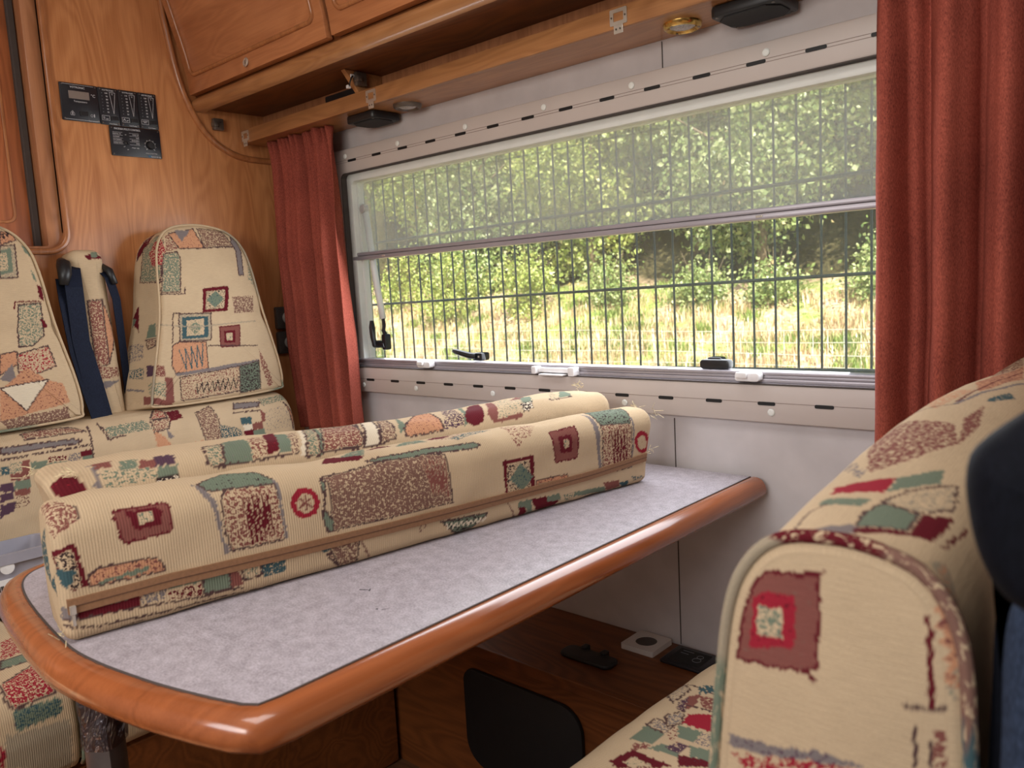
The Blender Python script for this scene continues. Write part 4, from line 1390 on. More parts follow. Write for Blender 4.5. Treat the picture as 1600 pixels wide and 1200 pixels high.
PATCH = {}
SEEN = {}
PATCH = {
'A': [
('P','c',[(0.001,0.2635),(0.028,0.2257),(0.0288,0.2088),(0.0167,0.2027),(0.0026,0.1945),(0.0003,0.2161)],0.55,'r'),
('L','k',[(0.0283,0.2275),(0.029,0.217),(0.0288,0.2088)],0.001),
('P','t',[(9.9493,0.0995),(9.9742,0.1204),(9.9772,0.0887),(9.9773,0.0647),(9.986,0.0714),(9.986,0.0504),(9.9682,0.0679),(9.955,0.0828)],0.35,'c'),
('P','m',[(0.0004,0.1797),(0.0206,0.1877),(0.0228,0.1737),(0.0281,0.1381),(0.0211,0.1381),(0.0125,0.1364),(0.0008,0.1666)]),
('P','c',[(0.0026,0.1761),(0.0167,0.1816),(0.0186,0.1736),(0.022,0.1385),(0.013,0.1376),(0.0015,0.1668)],0.5,'n'),
('P','t',[(0.0003,0.1612),(0.0193,0.1574),(0.008,0.1386),(0.0028,0.149)]),
('P','r',[(0.061,0.2098),(0.1154,0.2123),(0.1192,0.2066),(0.118,0.1779),(0.0664,0.1739),(0.0642,0.1874)],0,None,'m'),
('P','m',[(0.0742,0.2078),(0.1042,0.2079),(0.1104,0.2042),(0.1077,0.1878),(0.0795,0.1857),(0.0779,0.1949)]),
('P','c',[(0.0848,0.2039),(0.1003,0.2044),(0.1008,0.193),(0.0853,0.1911)],0.4,'g'),
('P','o',[(0.0286,0.1474),(0.0397,0.155),(0.0952,0.1528),(0.1025,0.1457),(0.1045,0.1357),(0.0288,0.1366)],0.4,'r','k'),
('P','g',[(0.0358,0.1399),(0.0877,0.145),(0.0894,0.1394),(0.0377,0.1375)]),
('P','y',[(0.1501,0.231),(0.1599,0.2235),(0.1692,0.2027),(0.1714,0.1812),(0.1725,0.1546),(0.1787,0.1401),(0.1714,0.1383),(0.1691,0.1606),(0.1669,0.1819),(0.1627,0.2013)]),
('P','c',[(0.1768,0.2067),(0.1859,0.2143),(0.2428,0.2106),(0.2429,0.195),(0.247,0.1397),(0.1802,0.14),(0.1745,0.1701)],0.5,'r','k'),
('Z','m',0.0008,[(0.1997,0.2002),(0.2322,0.2008),(0.2321,0.149),(0.203,0.1417)],11),
('P','g',[(0.1574,0.2289),(0.1922,0.2523),(0.2279,0.2332),(0.2417,0.2175),(0.2428,0.2106),(0.1859,0.2143),(0.1653,0.2157)],0.25,'n','k'),
('P','y',[(0.2417,0.2175),(0.2471,0.2118),(0.2456,0.1774),(0.2496,0.1391),(0.2455,0.1375),(0.2429,0.1779),(0.243,0.2029)]),
('P','R',[(0.2941,0.1773),(0.2915,0.1695),(0.2868,0.163),(0.2797,0.1606),(0.2721,0.1607),(0.2656,0.164),(0.2601,0.1687),(0.2568,0.1761),(0.2565,0.1837),(0.2587,0.1911),(0.2641,0.1968),(0.2715,0.2004),(0.279,0.2009),(0.2853,0.1987),(0.2907,0.1931),(0.2931,0.1855)]),
('P','c',[(0.2873,0.1777),(0.2857,0.1726),(0.283,0.1686),(0.2789,0.1668),(0.2738,0.1666),(0.2696,0.1686),(0.266,0.1722),(0.264,0.1775),(0.2639,0.1819),(0.2656,0.187),(0.2682,0.1908),(0.2733,0.1928),(0.2775,0.1931),(0.2816,0.1913),(0.2852,0.1876),(0.2872,0.1833)],0.15,'R'),
('L','r',[(0.2695,0.1858),(0.2828,0.1738)],0.0012),
('L','r',[(0.2684,0.1755),(0.2829,0.1854)],0.0012),
('L','r',[(0.2771,0.1894),(0.2752,0.1706)],0.0012),
('P','c',[(0.3046,0.2125),(0.4334,0.2157),(0.4853,0.2098),(0.4854,0.2001),(0.49,0.1354),(0.3082,0.1356),(0.3094,0.203)],0.66,'b','k'),
('Z','r',0.0008,[(0.4462,0.2051),(0.4809,0.2024),(0.4854,0.1461),(0.4565,0.1553)],12),
('P','g',[(0.3005,0.2118),(0.3057,0.2041),(0.2988,0.1663),(0.3099,0.1491),(0.3085,0.1354),(0.3007,0.1357),(0.2952,0.1582),(0.3003,0.1758),(0.3003,0.1951)],0,None,'k'),
('P','g',[(0.3689,0.2217),(0.4379,0.224),(0.4659,0.2237),(0.5245,0.2216),(0.542,0.2196),(0.5497,0.2141),(0.5404,0.2101),(0.4678,0.2142),(0.4392,0.2137),(0.3797,0.2172)],0.2,'y','k'),
('P','m',[(0.3328,0.2656),(0.375,0.2335),(0.3632,0.2269),(0.3168,0.2412)]),
('P','g',[(0.3689,0.2671),(0.3911,0.2677),(0.3749,0.235),(0.3465,0.2515)],0.3,'c'),
('P','m',[(0.4146,0.2674),(0.4146,0.2674),(0.4277,0.2539),(0.3881,0.2557)]),
('P','g',[(0.4543,0.2675),(0.4757,0.2673),(0.4774,0.2442),(0.4296,0.2497)],0.3,'c'),
('P','m',[(0.5015,0.2677),(0.5329,0.2648),(0.5223,0.2506),(0.4832,0.2535)],0.2,'c'),
('P','c',[(0.5382,0.2669),(0.5592,0.2674),(0.5994,0.2562),(0.4826,0.2386)],0.4,'r'),
('P','t',[(0.5118,0.2445),(0.5727,0.267),(0.5974,0.2593),(0.5231,0.2326)],0.5,'c'),
('P','c',[(0.6154,0.264),(0.6731,0.2461),(0.6414,0.2145),(0.62,0.2062),(0.6102,0.1929),(0.6066,0.2123)],0.42,'r'),
('P','c',[(0.7536,0.2439),(0.6965,0.2638)],0.35,'R'),
('P','r',[(0.6787,0.218),(0.7305,0.2178),(0.7302,0.1605),(0.6843,0.1609),(0.6783,0.1945)],0,None,'m'),
('P','m',[(0.6905,0.2066),(0.7168,0.2043),(0.7172,0.1743),(0.6942,0.1757)]),
('P','c',[(0.6995,0.1986),(0.7105,0.1976),(0.7114,0.1833),(0.7013,0.1834)],0.4,'g'),
('P','m',[(0.5801,0.1818),(0.6391,0.1814),(0.6431,0.126),(0.6367,0.123),(0.5859,0.1244)]),
('P','c',[(0.5876,0.1759),(0.6309,0.1755),(0.6352,0.1248),(0.5894,0.1265)],0.42,'n'),
('P','g',[(0.6126,0.1736),(0.6385,0.145),(0.6184,0.1249),(0.5932,0.1493)],0.35,'t'),
('P','o',[(0.645,0.1376),(0.7093,0.1359),(0.7153,0.1192),(0.6481,0.1212)],0.4,'r','k'),
('P','g',[(0.65,0.1306),(0.7,0.1286),(0.7033,0.1206),(0.6524,0.1242)]),
('P','y',[(0.7797,0.267),(0.7777,0.2383),(0.7764,0.2087),(0.7798,0.1629),(0.7889,0.1205),(0.7816,0.1187),(0.7756,0.1554),(0.767,0.1981),(0.7683,0.2235)]),
('P','g',[(0.7928,0.2673),(0.8462,0.2669),(0.867,0.2574),(0.8522,0.2179),(0.8481,0.2043),(0.7818,0.2103),(0.7815,0.231)],0.4,'n','k'),
('P','c',[(0.7818,0.2103),(0.8481,0.2043),(0.8595,0.1186),(0.7896,0.1204)],0.5,'r','k'),
('Z','m',0.0008,[(0.8024,0.1966),(0.8388,0.1949),(0.8503,0.1245),(0.8157,0.1189)],10),
('L','y',[(0.8533,0.2153),(0.8603,0.1182)],0.002),
('P','R',[(0.8979,0.1589),(0.8983,0.153),(0.8989,0.1439),(0.8917,0.1402),(0.8842,0.1399),(0.8764,0.1436),(0.8679,0.15),(0.8619,0.1584),(0.8594,0.1666),(0.8596,0.1743),(0.8631,0.1814),(0.8687,0.1851),(0.875,0.1854),(0.8825,0.1832),(0.89,0.1762),(0.898,0.1682)]),
('P','c',[(0.8928,0.1606),(0.8931,0.1549),(0.8911,0.1502),(0.8879,0.1476),(0.8828,0.1475),(0.8784,0.1495),(0.8732,0.1534),(0.8693,0.1589),(0.8674,0.1645),(0.8674,0.1699),(0.8693,0.1739),(0.8728,0.1761),(0.877,0.1762),(0.882,0.1745),(0.8864,0.1705),(0.8901,0.1662)],0.15,'R'),
('P','m',[(0.015,0.1267),(0.0476,0.1245),(0.0754,0.1156),(0.0781,0.1034),(0.0147,0.1058)]),
('P','g',[(0.0478,0.1251),(0.0755,0.1248),(0.0757,0.1151),(0.0478,0.1137)]),
('P','c',[(0.0764,0.1251),(0.1036,0.1257),(0.1028,0.1034),(0.0761,0.1038)],0.55,'y'),
('P','w',[(0.1046,0.1265),(0.1425,0.1265),(0.1428,0.121),(0.1057,0.1221)],0,None,'k'),
('P','g',[(0.1057,0.1221),(0.1428,0.121),(0.1439,0.1127),(0.1044,0.1132)]),
('P','c',[(0.1059,0.1114),(0.1423,0.1097),(0.1422,0.0945),(0.1059,0.1015)],0.5,'m'),
('P','g',[(0.1442,0.1168),(0.1748,0.1152),(0.1749,0.0944),(0.144,0.0959)],0,None,'k'),
('P','r',[(0.175,0.1185),(0.1846,0.1206),(0.1892,0.0968),(0.1763,0.0959)]),
('P','r',[(0.1882,0.1261),(0.213,0.1244),(0.2126,0.1166),(0.1881,0.1186)]),
('P','c',[(0.1898,0.1187),(0.2127,0.1169),(0.2128,0.102),(0.1901,0.1014)],0.45,'g','k'),
('P','t',[(0.2126,0.1166),(0.2429,0.113),(0.2429,0.098),(0.2142,0.0984)],0.3,'c'),
('P','t',[(0.2428,0.1241),(0.302,0.1226),(0.3025,0.1089),(0.2807,0.1221),(0.245,0.1172)],0.5,'c'),
('P','y',[(0.0009,0.1188),(0.0152,0.1207),(0.0147,0.1056),(0.0004,0.1053)]),
('P','p',[(0.0011,0.1317),(0.0031,0.1191)]),
('L','k',[(0.0026,0.1003),(0.0343,0.0926),(0.1156,0.0883),(0.222,0.0808)],0.0008),
('L','k',[(0.0027,0.1058),(0.0781,0.102),(0.1422,0.0941),(0.1902,0.0925)],0.0008),
('P','y',[(0.0548,0.0825),(0.0798,0.0831)],0.3,'g','k'),
('P','c',[(0.298,0.106),(0.3418,0.1059),(0.3283,0.0814),(0.3171,0.0807)],0.6,'b','k'),
('P','c',[(0.3007,0.1171),(0.3437,0.1191),(0.3389,0.0784),(0.3157,0.0808)],0.6,'b','k'),
('P','t',[(0.2891,0.1226),(0.3044,0.1223),(0.3039,0.1092),(0.2912,0.1109)],0.2,'c'),
('L','b',[(0.3591,0.0829),(0.3444,0.1167),(0.4376,0.1149),(0.4371,0.1037)],0.001),
('L','b',[(0.4451,0.1071),(0.4452,0.1168),(0.4928,0.1151)],0.001),
('P','g',[(0.4712,0.1093),(0.553,0.1039),(0.5232,0.0825),(0.5023,0.0788)],0.45,'n','k'),
('Z','w',0.0008,[(0.4804,0.103),(0.5496,0.0983),(0.548,0.0905),(0.4788,0.0962)],16),
('L','b',[(0.5915,0.1116),(0.6069,0.0808),(0.6411,0.0811)],0.001),
('P','g',[(0.6103,0.109),(0.6373,0.1071),(0.6377,0.0973),(0.6109,0.0994)]),
('P','m',[(0.6109,0.0994),(0.6241,0.0981),(0.6312,0.0792),(0.6166,0.0813)]),
('P','g',[(0.6241,0.0981),(0.6377,0.0973),(0.6426,0.081),(0.6331,0.0787)]),
('P','m',[(0.6372,0.1075),(0.6964,0.1033),(0.6926,0.0793),(0.6496,0.082)]),
('P','g',[(0.6679,0.1052),(0.6956,0.104),(0.6999,0.0905),(0.6709,0.094)]),
('P','c',[(0.6985,0.1004),(0.7247,0.1),(0.7265,0.0804),(0.717,0.0788)],0.5,'g'),
('P','g',[(0.7247,0.1),(0.797,0.094),(0.8063,0.0791),(0.7284,0.0919)]),
('P','c',[(0.7304,0.09),(0.766,0.0831)],0.5,'m'),
('P','r',[(0.7934,0.1018),(0.8292,0.0995),(0.8364,0.0844),(0.8058,0.0822)]),
('P','t',[(0.8312,0.0942),(0.8536,0.0939),(0.8578,0.0788),(0.8443,0.0805)]),
('P','t',[(0.8613,0.0999),(0.8986,0.0922),(0.8946,0.0905),(0.8676,0.0905)],0.55,'c')],
'B': [
('P','m',[(0.0265,0.2524),(0.024,0.2473),(0.0197,0.2442),(0.0157,0.2423),(0.0108,0.2419),(0.0069,0.2448),(0.0046,0.2499),(0.0042,0.2573),(0.0049,0.2645),(0.0077,0.2695),(0.011,0.2728),(0.0152,0.2742),(0.0194,0.2731),(0.0226,0.27),(0.0253,0.2645),(0.0269,0.2576)],0.15,'R'),
('P','y',[(0.0349,0.2936),(0.0382,0.2838),(0.037,0.2596),(0.0327,0.2416),(0.0375,0.2417),(0.0402,0.255),(0.0426,0.2837)]),
('P','r',[(0.0406,0.2912),(0.0563,0.2913),(0.0564,0.2778),(0.0398,0.2752)]),
('P','c',[(0.045,0.2729),(0.0969,0.2699),(0.0944,0.2491),(0.0393,0.2424)],0.45,'g'),
('P','g',[(0.0638,0.2856),(0.0812,0.2855),(0.0771,0.2672),(0.0605,0.2671)],0.3,'c'),
('P','r',[(0.0815,0.2783),(0.0978,0.2755),(0.0954,0.2623),(0.0788,0.2648)]),
('P','p',[(0.098,0.2811),(0.1207,0.2785),(0.1185,0.2622),(0.0967,0.2633)]),
('P','g',[(0.0971,0.2623),(0.1189,0.2605),(0.1188,0.249),(0.095,0.2497)]),
('P','n',[(0.0925,0.2498),(0.1188,0.249),(0.1184,0.2394),(0.0923,0.242)],0.4,'w'),
('P','c',[(0.1595,0.2939),(0.1837,0.2966),(0.1757,0.2543),(0.1623,0.2495),(0.1545,0.2574)],0.5,'g','k'),
('P','g',[(0.1884,0.3045),(0.2179,0.3048),(0.2121,0.2524),(0.1761,0.2521)],0.15,'y'),
('P','c',[(0.222,0.3099),(0.2465,0.32),(0.2325,0.2572),(0.2121,0.255)],0.5,'r'),
('P','m',[(0.2507,0.3283),(0.2702,0.3338),(0.2508,0.2624),(0.2327,0.2568)],0.1,'R'),
('P','g',[(0.2671,0.325),(0.2802,0.3145),(0.2663,0.2569),(0.249,0.2572)],0.15,'y'),
('P','c',[(0.2802,0.3145),(0.2985,0.3226),(0.2771,0.2568),(0.2658,0.2557)],0.5,'b'),
('L','k',[(0.1545,0.2574),(0.1623,0.2493),(0.2118,0.2517),(0.2769,0.2546)],0.0011),
('P','w',[(0.3055,0.3302),(0.3113,0.3309),(0.2855,0.249),(0.2774,0.2492)]),
('P','c',[(0.3133,0.3324),(0.3267,0.3282),(0.3054,0.2464),(0.2849,0.247)],0.55,'g','k'),
('P','g',[(0.3283,0.3262),(0.3329,0.3268),(0.309,0.249),(0.3055,0.247)]),
('P','c',[(0.3444,0.3336),(0.4028,0.3386),(0.3637,0.2493),(0.3133,0.2514)],0.66,'r','k'),
('P','c',[(0.3372,0.3248),(0.3951,0.3379),(0.3742,0.255),(0.3086,0.2499)],0.62,'r','k'),
('P','w',[(0.4097,0.3377),(0.4286,0.3352),(0.3983,0.2506),(0.3745,0.2503)],0,None,'k'),
('P','c',[(0.4358,0.3334),(0.4497,0.3298),(0.4281,0.2575),(0.3995,0.2499)],0.55,'b','k'),
('P','g',[(0.4686,0.3342),(0.472,0.3324),(0.4519,0.2704),(0.4364,0.2673)]),
('P','o',[(0.5061,0.3411),(0.5326,0.3352),(0.5122,0.2573),(0.4469,0.2569),(0.4491,0.2733)],0.3,'r','k'),
('P','c',[(0.5558,0.3385),(0.5791,0.3376),(0.5538,0.2599),(0.5111,0.2553)],0.55,'p'),
('P','g',[(0.5878,0.3357),(0.5926,0.3327),(0.562,0.2617),(0.5512,0.2577)]),
('P','m',[(0.5951,0.2703),(0.5896,0.2624),(0.5826,0.257),(0.5765,0.2543),(0.5691,0.2544),(0.5635,0.2571),(0.5591,0.2626),(0.5591,0.2704),(0.5641,0.2809),(0.5811,0.3026),(0.6034,0.3283),(0.6129,0.3309),(0.6205,0.3324),(0.6267,0.3308),(0.6137,0.3046),(0.6008,0.2812)]),
('P','r',[(0.643,0.3339),(0.6566,0.3341),(0.6163,0.2576),(0.6698,0.2616),(0.6661,0.2514),(0.6051,0.2514),(0.6025,0.2699)]),
('P','c',[(0.6603,0.3384),(0.715,0.3331),(0.6698,0.2616),(0.6181,0.2576)],0.35,'g'),
('P','r',[(0.7121,0.3387),(0.7261,0.3388),(0.7193,0.3085),(0.6787,0.3125)],0.3,'g'),
('P','g',[(0.7121,0.3254),(0.7361,0.3283),(0.7045,0.2838),(0.6807,0.2828)]),
('P','n',[(0.678,0.2812),(0.7042,0.2836),(0.6938,0.2646),(0.6706,0.2603)],0.45,'w'),
('L','k',[(0.7902,0.3359),(0.7412,0.2777),(0.7929,0.2803)],0.0011),
('P','c',[(0.7855,0.3381),(0.794,0.3339),(0.7623,0.2809),(0.7416,0.2783)],0.4,'g'),
('P','g',[(0.8089,0.3334),(0.8222,0.3333),(0.7952,0.284),(0.7645,0.2832)],0.15,'t'),
('P','R',[(0.8529,0.3091),(0.8142,0.289)],0.2,'m')],
'BO': [
('P','c',[(0.6266,0.1589),(0.5864,0.1504),(0.5288,0.1632),(0.5074,0.1798),(0.6239,0.1783)],0.55,'r','k'),
('P','y',[(0.6713,0.1888),(0.5394,0.1944),(0.5219,0.2004),(0.5302,0.2064),(0.6745,0.2027)],0.2,'g','k'),
('L','k',[(0.6771,0.2142),(0.5088,0.2147)],0.001),
('P','m',[(0.5303,0.2257),(0.5088,0.2234),(0.5087,0.2371),(0.5299,0.2376)]),
('P','g',[(0.5284,0.2374),(0.5083,0.2371),(0.5089,0.2557),(0.5268,0.2553)]),
('P','c',[(0.5534,0.2251),(0.5307,0.2251),(0.5331,0.248),(0.5552,0.2472)],0.55,'y'),
('P','c',[(0.5947,0.225),(0.5567,0.226),(0.5593,0.2374),(0.5948,0.2364)],0.55,'m'),
('P','g',[(0.595,0.237),(0.5583,0.2394),(0.559,0.2504),(0.5954,0.2482)],0.3,'c'),
('P','g',[(0.6264,0.2288),(0.5955,0.2313),(0.5976,0.2474),(0.6266,0.2446)]),
('P','r',[(0.641,0.222),(0.6263,0.2226),(0.6295,0.2475),(0.6434,0.2475)]),
('P','c',[(0.6631,0.2222),(0.6407,0.223),(0.6433,0.2477),(0.6649,0.2452)],0.45,'g'),
('P','t',[(0.68,0.2278),(0.6648,0.2278),(0.6659,0.2449),(0.6824,0.2423)],0.3,'c'),
('P','r',[(0.665,0.2451),(0.6287,0.2477),(0.6323,0.2615),(0.665,0.2589)]),
('P','p',[(0.6853,0.2623),(0.6621,0.2626),(0.6631,0.2817),(0.6877,0.2765)]),
('P','g',[(0.6604,0.2615),(0.6323,0.2625),(0.6315,0.2789),(0.6616,0.2778)]),
('P','r',[(0.663,0.279),(0.6349,0.2789),(0.6371,0.2923),(0.663,0.2906)]),
('P','p',[(0.6881,0.2812),(0.6651,0.2815),(0.6657,0.2953),(0.6906,0.2983)]),
('P','c',[(0.6653,0.2906),(0.6372,0.2926),(0.6403,0.3147),(0.6686,0.3157)],0.45,'b'),
('P','p',[(0.691,0.3039),(0.6632,0.3006),(0.6656,0.3176),(0.6948,0.3278)]),
('L','k',[(0.4775,0.1616),(0.4696,0.2093),(0.4322,0.2065)],0.0014),
('L','k',[(0.4713,0.1745),(0.4641,0.2121)],0.0014),
('P','c',[(0.4695,0.1777),(0.4018,0.1755),(0.38,0.173),(0.3704,0.2027),(0.45,0.2037),(0.4662,0.209)],0.6,'g'),
('P','o',[(0.3702,0.2056),(0.3462,0.2277),(0.3296,0.2583),(0.2592,0.2484),(0.2585,0.2626),(0.3689,0.2557)],0.2,'r'),
('P','c',[(0.3677,0.181),(0.3201,0.1802),(0.335,0.2081),(0.3681,0.212)],0.5,'r','k'),
('P','m',[(0.3256,0.1586),(0.2925,0.1551),(0.2941,0.1854),(0.3255,0.1922),(0.3237,0.1724)],0.25,'r'),
('P','y',[(0.3403,0.2065),(0.3255,0.231),(0.3392,0.2292)]),
('P','c',[(0.2611,0.1784),(0.2173,0.1618),(0.2114,0.2005),(0.2148,0.263),(0.2525,0.2645),(0.2579,0.2208)],0.6,'b','k'),
('P','y',[(0.1556,0.1647),(0.0874,0.1752),(0.0989,0.189),(0.1642,0.1845)],0,None,'k'),
('L','k',[(0.1709,0.1955),(0.0984,0.1998)],0.001),
('P','t',[(0.2133,0.2195),(0.1636,0.2396),(0.1605,0.2564),(0.2136,0.256)],0.5,'c'),
('P','t',[(0.158,0.2116),(0.1278,0.2126),(0.1292,0.2307),(0.1572,0.2289)],0.15,'c'),
('P','r',[(0.1294,0.2309),(0.1018,0.2289),(0.1014,0.2475),(0.1288,0.2473)]),
('P','m',[(0.1539,0.2442),(0.1273,0.245),(0.129,0.2645),(0.153,0.2629)]),
('P','g',[(0.1288,0.2473),(0.0989,0.2476),(0.098,0.2641),(0.129,0.2645)]),
('P','w',[(0.1535,0.2297),(0.1294,0.2309),(0.1291,0.2449),(0.1529,0.2443)]),
('P','r',[(0.0961,0.1972),(0.0884,0.2096),(0.0933,0.231),(0.104,0.2307)]),
('P','o',[(0.0253,0.1866),(0.0063,0.2221),(0.0074,0.2336),(0.0142,0.2624),(0.0195,0.2144)],0.2,'r','k'),
('P','c',[(0.0869,0.1633),(0.0117,0.1585),(0.0114,0.1703),(0.0097,0.1811),(0.0873,0.1886)],0.55,'g'),
('P','c',[(0.332,0.1222),(0.3261,0.1611),(0.3285,0.1779),(0.3667,0.1765)],0.5,'R','k'),
('P','c',[(0.0875,0.2033),(0.0287,0.1944),(0.02,0.2173),(0.022,0.2558),(0.0939,0.2585)],0.3,'y'),
('L','k',[(0.4993,0.1665),(0.5108,0.2763)],0.0014),
('P','r',[(0.5255,0.2591),(0.5092,0.2574),(0.5112,0.2762),(0.5255,0.2734)],0.3,'c')],
'H': [
('P','m',[(9.4932,0.4087),(9.5336,0.4596),(9.5416,0.4172),(9.4869,0.3729)],0,None,'k'),
('P','m',[(9.5226,0.4536),(9.5614,0.4702),(9.5777,0.4568),(9.5331,0.4033)],0.3,'w'),
('P','c',[(9.4985,0.3083),(9.5188,0.4054),(9.5718,0.4168),(9.585,0.3904),(9.558,0.2904)],0.6,'g','k'),
('P','c',[(9.5389,0.3718),(9.5626,0.3946),(9.5835,0.3964),(9.5836,0.3637),(9.5707,0.3308),(9.5455,0.3322)],0.6,'R'),
('P','c',[(9.593,0.4038),(9.6201,0.4025),(9.6129,0.3682),(9.5816,0.3605)],0.55,'r'),
('P','o',[(9.6,0.4066),(9.6636,0.4194),(9.6807,0.3715),(9.6178,0.3691)],0.25,'r','k'),
('P','y',[(9.6152,0.4157),(9.6553,0.4162),(9.6274,0.3866)]),
('P','c',[(9.6744,0.4185),(9.7366,0.4185),(9.7587,0.3771),(9.6807,0.3715)],0.6,'b','k'),
('P','y',[(9.7601,0.4034),(9.774,0.391),(9.7784,0.3627),(9.7717,0.302),(9.7573,0.3013),(9.7643,0.3632),(9.7557,0.3859)],0,None,'k'),
('P','c',[(9.5787,0.3576),(9.6107,0.3623),(9.6151,0.3459),(9.5987,0.2656),(9.556,0.2663)],0.62,'g','k'),
('L','k',[(9.5507,0.2629),(9.6079,0.2605),(9.6109,0.2755)],0.0012),
('P','m',[(9.4639,0.2335),(9.4885,0.2569),(9.4844,0.194),(9.4639,0.2335)]),
('P','c',[(9.4807,0.2524),(9.4788,0.2019)],0.4,'n'),
('P','g',[(9.4639,0.2335),(9.478,0.2279),(9.4653,0.2115),(9.4639,0.2335)]),
('P','t',[(9.4485,0.1143),(9.4871,0.1045),(9.4835,0.0778),(9.4461,0.096)],0.55,'c'),
('L','y',[(9.4371,0.0692),(9.4787,0.0497)],0.003),
('P','m',[(9.6536,0.271),(9.7222,0.2748),(9.7088,0.2127),(9.6434,0.2127)]),
('P','c',[(9.6613,0.2631),(9.7101,0.2653),(9.7,0.2204),(9.6517,0.2199)],0.4,'n'),
('P','g',[(9.6851,0.2637),(9.7028,0.2425),(9.6765,0.2218),(9.6576,0.243)],0.3,'t'),
('P','l',[(9.5884,0.213),(9.6658,0.2101),(9.6525,0.1447),(9.5777,0.1492)],0.4,'c','k'),
('P','t',[(9.5945,0.2048),(9.6571,0.2031),(9.6463,0.1523),(9.5837,0.1534)],0.1,'g'),
('P','c',[(9.6036,0.1957),(9.6462,0.1982),(9.6372,0.1594),(9.5956,0.1597)],0.25,'g'),
('P','g',[(9.624,0.1945),(9.6357,0.1768),(9.6169,0.1621),(9.6043,0.1787)],0.45,'c'),
('P','r',[(9.6796,0.1745),(9.7352,0.1758),(9.7252,0.1234),(9.6746,0.1259)],0,None,'m'),
('P','m',[(9.6887,0.1642),(9.7193,0.1646),(9.7147,0.134),(9.6866,0.1345)]),
('P','c',[(9.6936,0.1584),(9.7107,0.1587),(9.7082,0.1402),(9.6928,0.1405)],0.35,'g'),
('P','c',[(9.7251,0.2478),(9.788,0.2498),(9.7828,0.2069),(9.7276,0.2065)],0.6,'b'),
('P','o',[(9.5599,0.1406),(9.5759,0.147),(9.6394,0.1417),(9.6377,0.0781),(9.6195,0.0732),(9.5571,0.075),(9.5515,0.0935)],0.2,'r','k'),
('Z','t',0.0014,[(9.5732,0.1284),(9.6306,0.1375),(9.6296,0.0842),(9.5765,0.0791)],8),
('P','y',[(9.5544,0.0736),(9.7747,0.0856),(9.773,0.075),(9.5587,0.067)]),
('P','c',[(9.5664,0.0636),(9.7195,0.0736),(9.7158,0.013),(9.5643,0.0074)],0.42,'r','k'),
('Z','n',0.0012,[(9.6056,0.0437),(9.7142,0.0473),(9.7121,0.0193),(9.5987,0.0212)],16),
('P','g',[(9.7201,0.0743),(9.7742,0.0813),(9.773,0.0117),(9.7159,0.0061)],0.5,'n','k'),
('P','p',[(9.4955,0.1067),(9.5141,0.0995),(9.5111,0.0759),(9.4929,0.0799)]),
('P','r',[(9.5141,0.0995),(9.5335,0.0954),(9.5347,0.0697),(9.5111,0.0759)],0.4,'c'),
('P','r',[(9.5317,0.0695),(9.5486,0.0643),(9.5469,0.0052),(9.5275,0.0127)]),
('P','c',[(9.4928,0.0621),(9.5332,0.0593),(9.5279,0.0221),(9.4915,0.034)],0.5,'g'),
('P','r',[(9.477,0.0356),(9.5427,0.0082),(9.5455,-0.0044),(9.4748,0.0183)]),
('P','g',[(9.5153,0.2004),(9.5338,0.1987),(9.5273,0.1672),(9.5028,0.1722)]),
('P','c',[(9.5015,0.1684),(9.5265,0.1639),(9.5234,0.145),(9.5044,0.1457)],0.55,'b','k'),
('P','c',[(9.7787,0.1135),(9.7963,0.0707),(9.8101,0.0184),(9.7965,0.0109),(9.7785,0.0679)],0.6,'r'),
('L','l',[(9.5299,0.1931),(9.6242,0.1789),(9.7836,0.1836)],0.0012),
('L','k',[(9.6178,0.3691),(9.7575,0.3739)],0.0012),
('L','k',[(9.5606,0.146),(9.576,0.2162),(9.5887,0.2152)],0.0011),
('P','c',[(9.7935,0.3409),(9.8015,0.3024),(9.7974,0.2704),(9.781,0.2929)],0.5,'g'),
('P','c',[(9.4516,0.1769),(9.4953,0.1634),(9.4903,0.1263),(9.4508,0.1319)],0.5,'y'),
('L','k',[(9.6441,0.132),(9.7764,0.1206)],0.001)],
'HL': [
('P','l',[(9.242,0.376),(9.2696,0.3793),(9.2626,0.3097),(9.2295,0.3082)],0.4,'c','k'),
('P','g',[(9.2404,0.3668),(9.2616,0.3721),(9.2556,0.3214),(9.2305,0.3153)]),
('P','c',[(9.2387,0.3598),(9.2514,0.3623),(9.2478,0.3254),(9.2321,0.3233)],0.4,'g'),
('P','o',[(9.248,0.4058),(9.2678,0.4097),(9.275,0.3898),(9.2425,0.3782)],0.35,'r','k'),
('Z','n',0.0012,[(9.2483,0.4021),(9.2647,0.409),(9.276,0.4025),(9.2466,0.3899)],6),
('P','m',[(9.2883,0.3871),(9.2758,0.3857)]),
('P','g',[(9.2833,0.3795),(9.2998,0.3653),(9.2939,0.3538),(9.2839,0.3673)]),
('P','m',[(9.2966,0.2937),(9.3075,0.289),(9.3063,0.2595),(9.2971,0.2652)]),
('P','g',[(9.2918,0.3254),(9.2973,0.3075),(9.2978,0.2984),(9.2917,0.3074)]),
('P','g',[(9.2529,0.2522),(9.2969,0.2555),(9.2943,0.1881),(9.2684,0.1666),(9.2409,0.1657)],0.55,'c','k'),
('L','m',[(9.2455,0.2455),(9.2479,0.2587),(9.2977,0.2588)],0.0015),
('P','o',[(9.2046,0.1537),(9.2355,0.1574),(9.2359,0.1311),(9.1988,0.1125)],0.25,'r','k'),
('P','y',[(9.198,0.1033),(9.2238,0.1334),(9.2278,0.09)]),
('P','c',[(9.2344,0.1509),(9.2966,0.1645),(9.3068,0.1204),(9.2327,0.0964)],0.45,'R','k'),
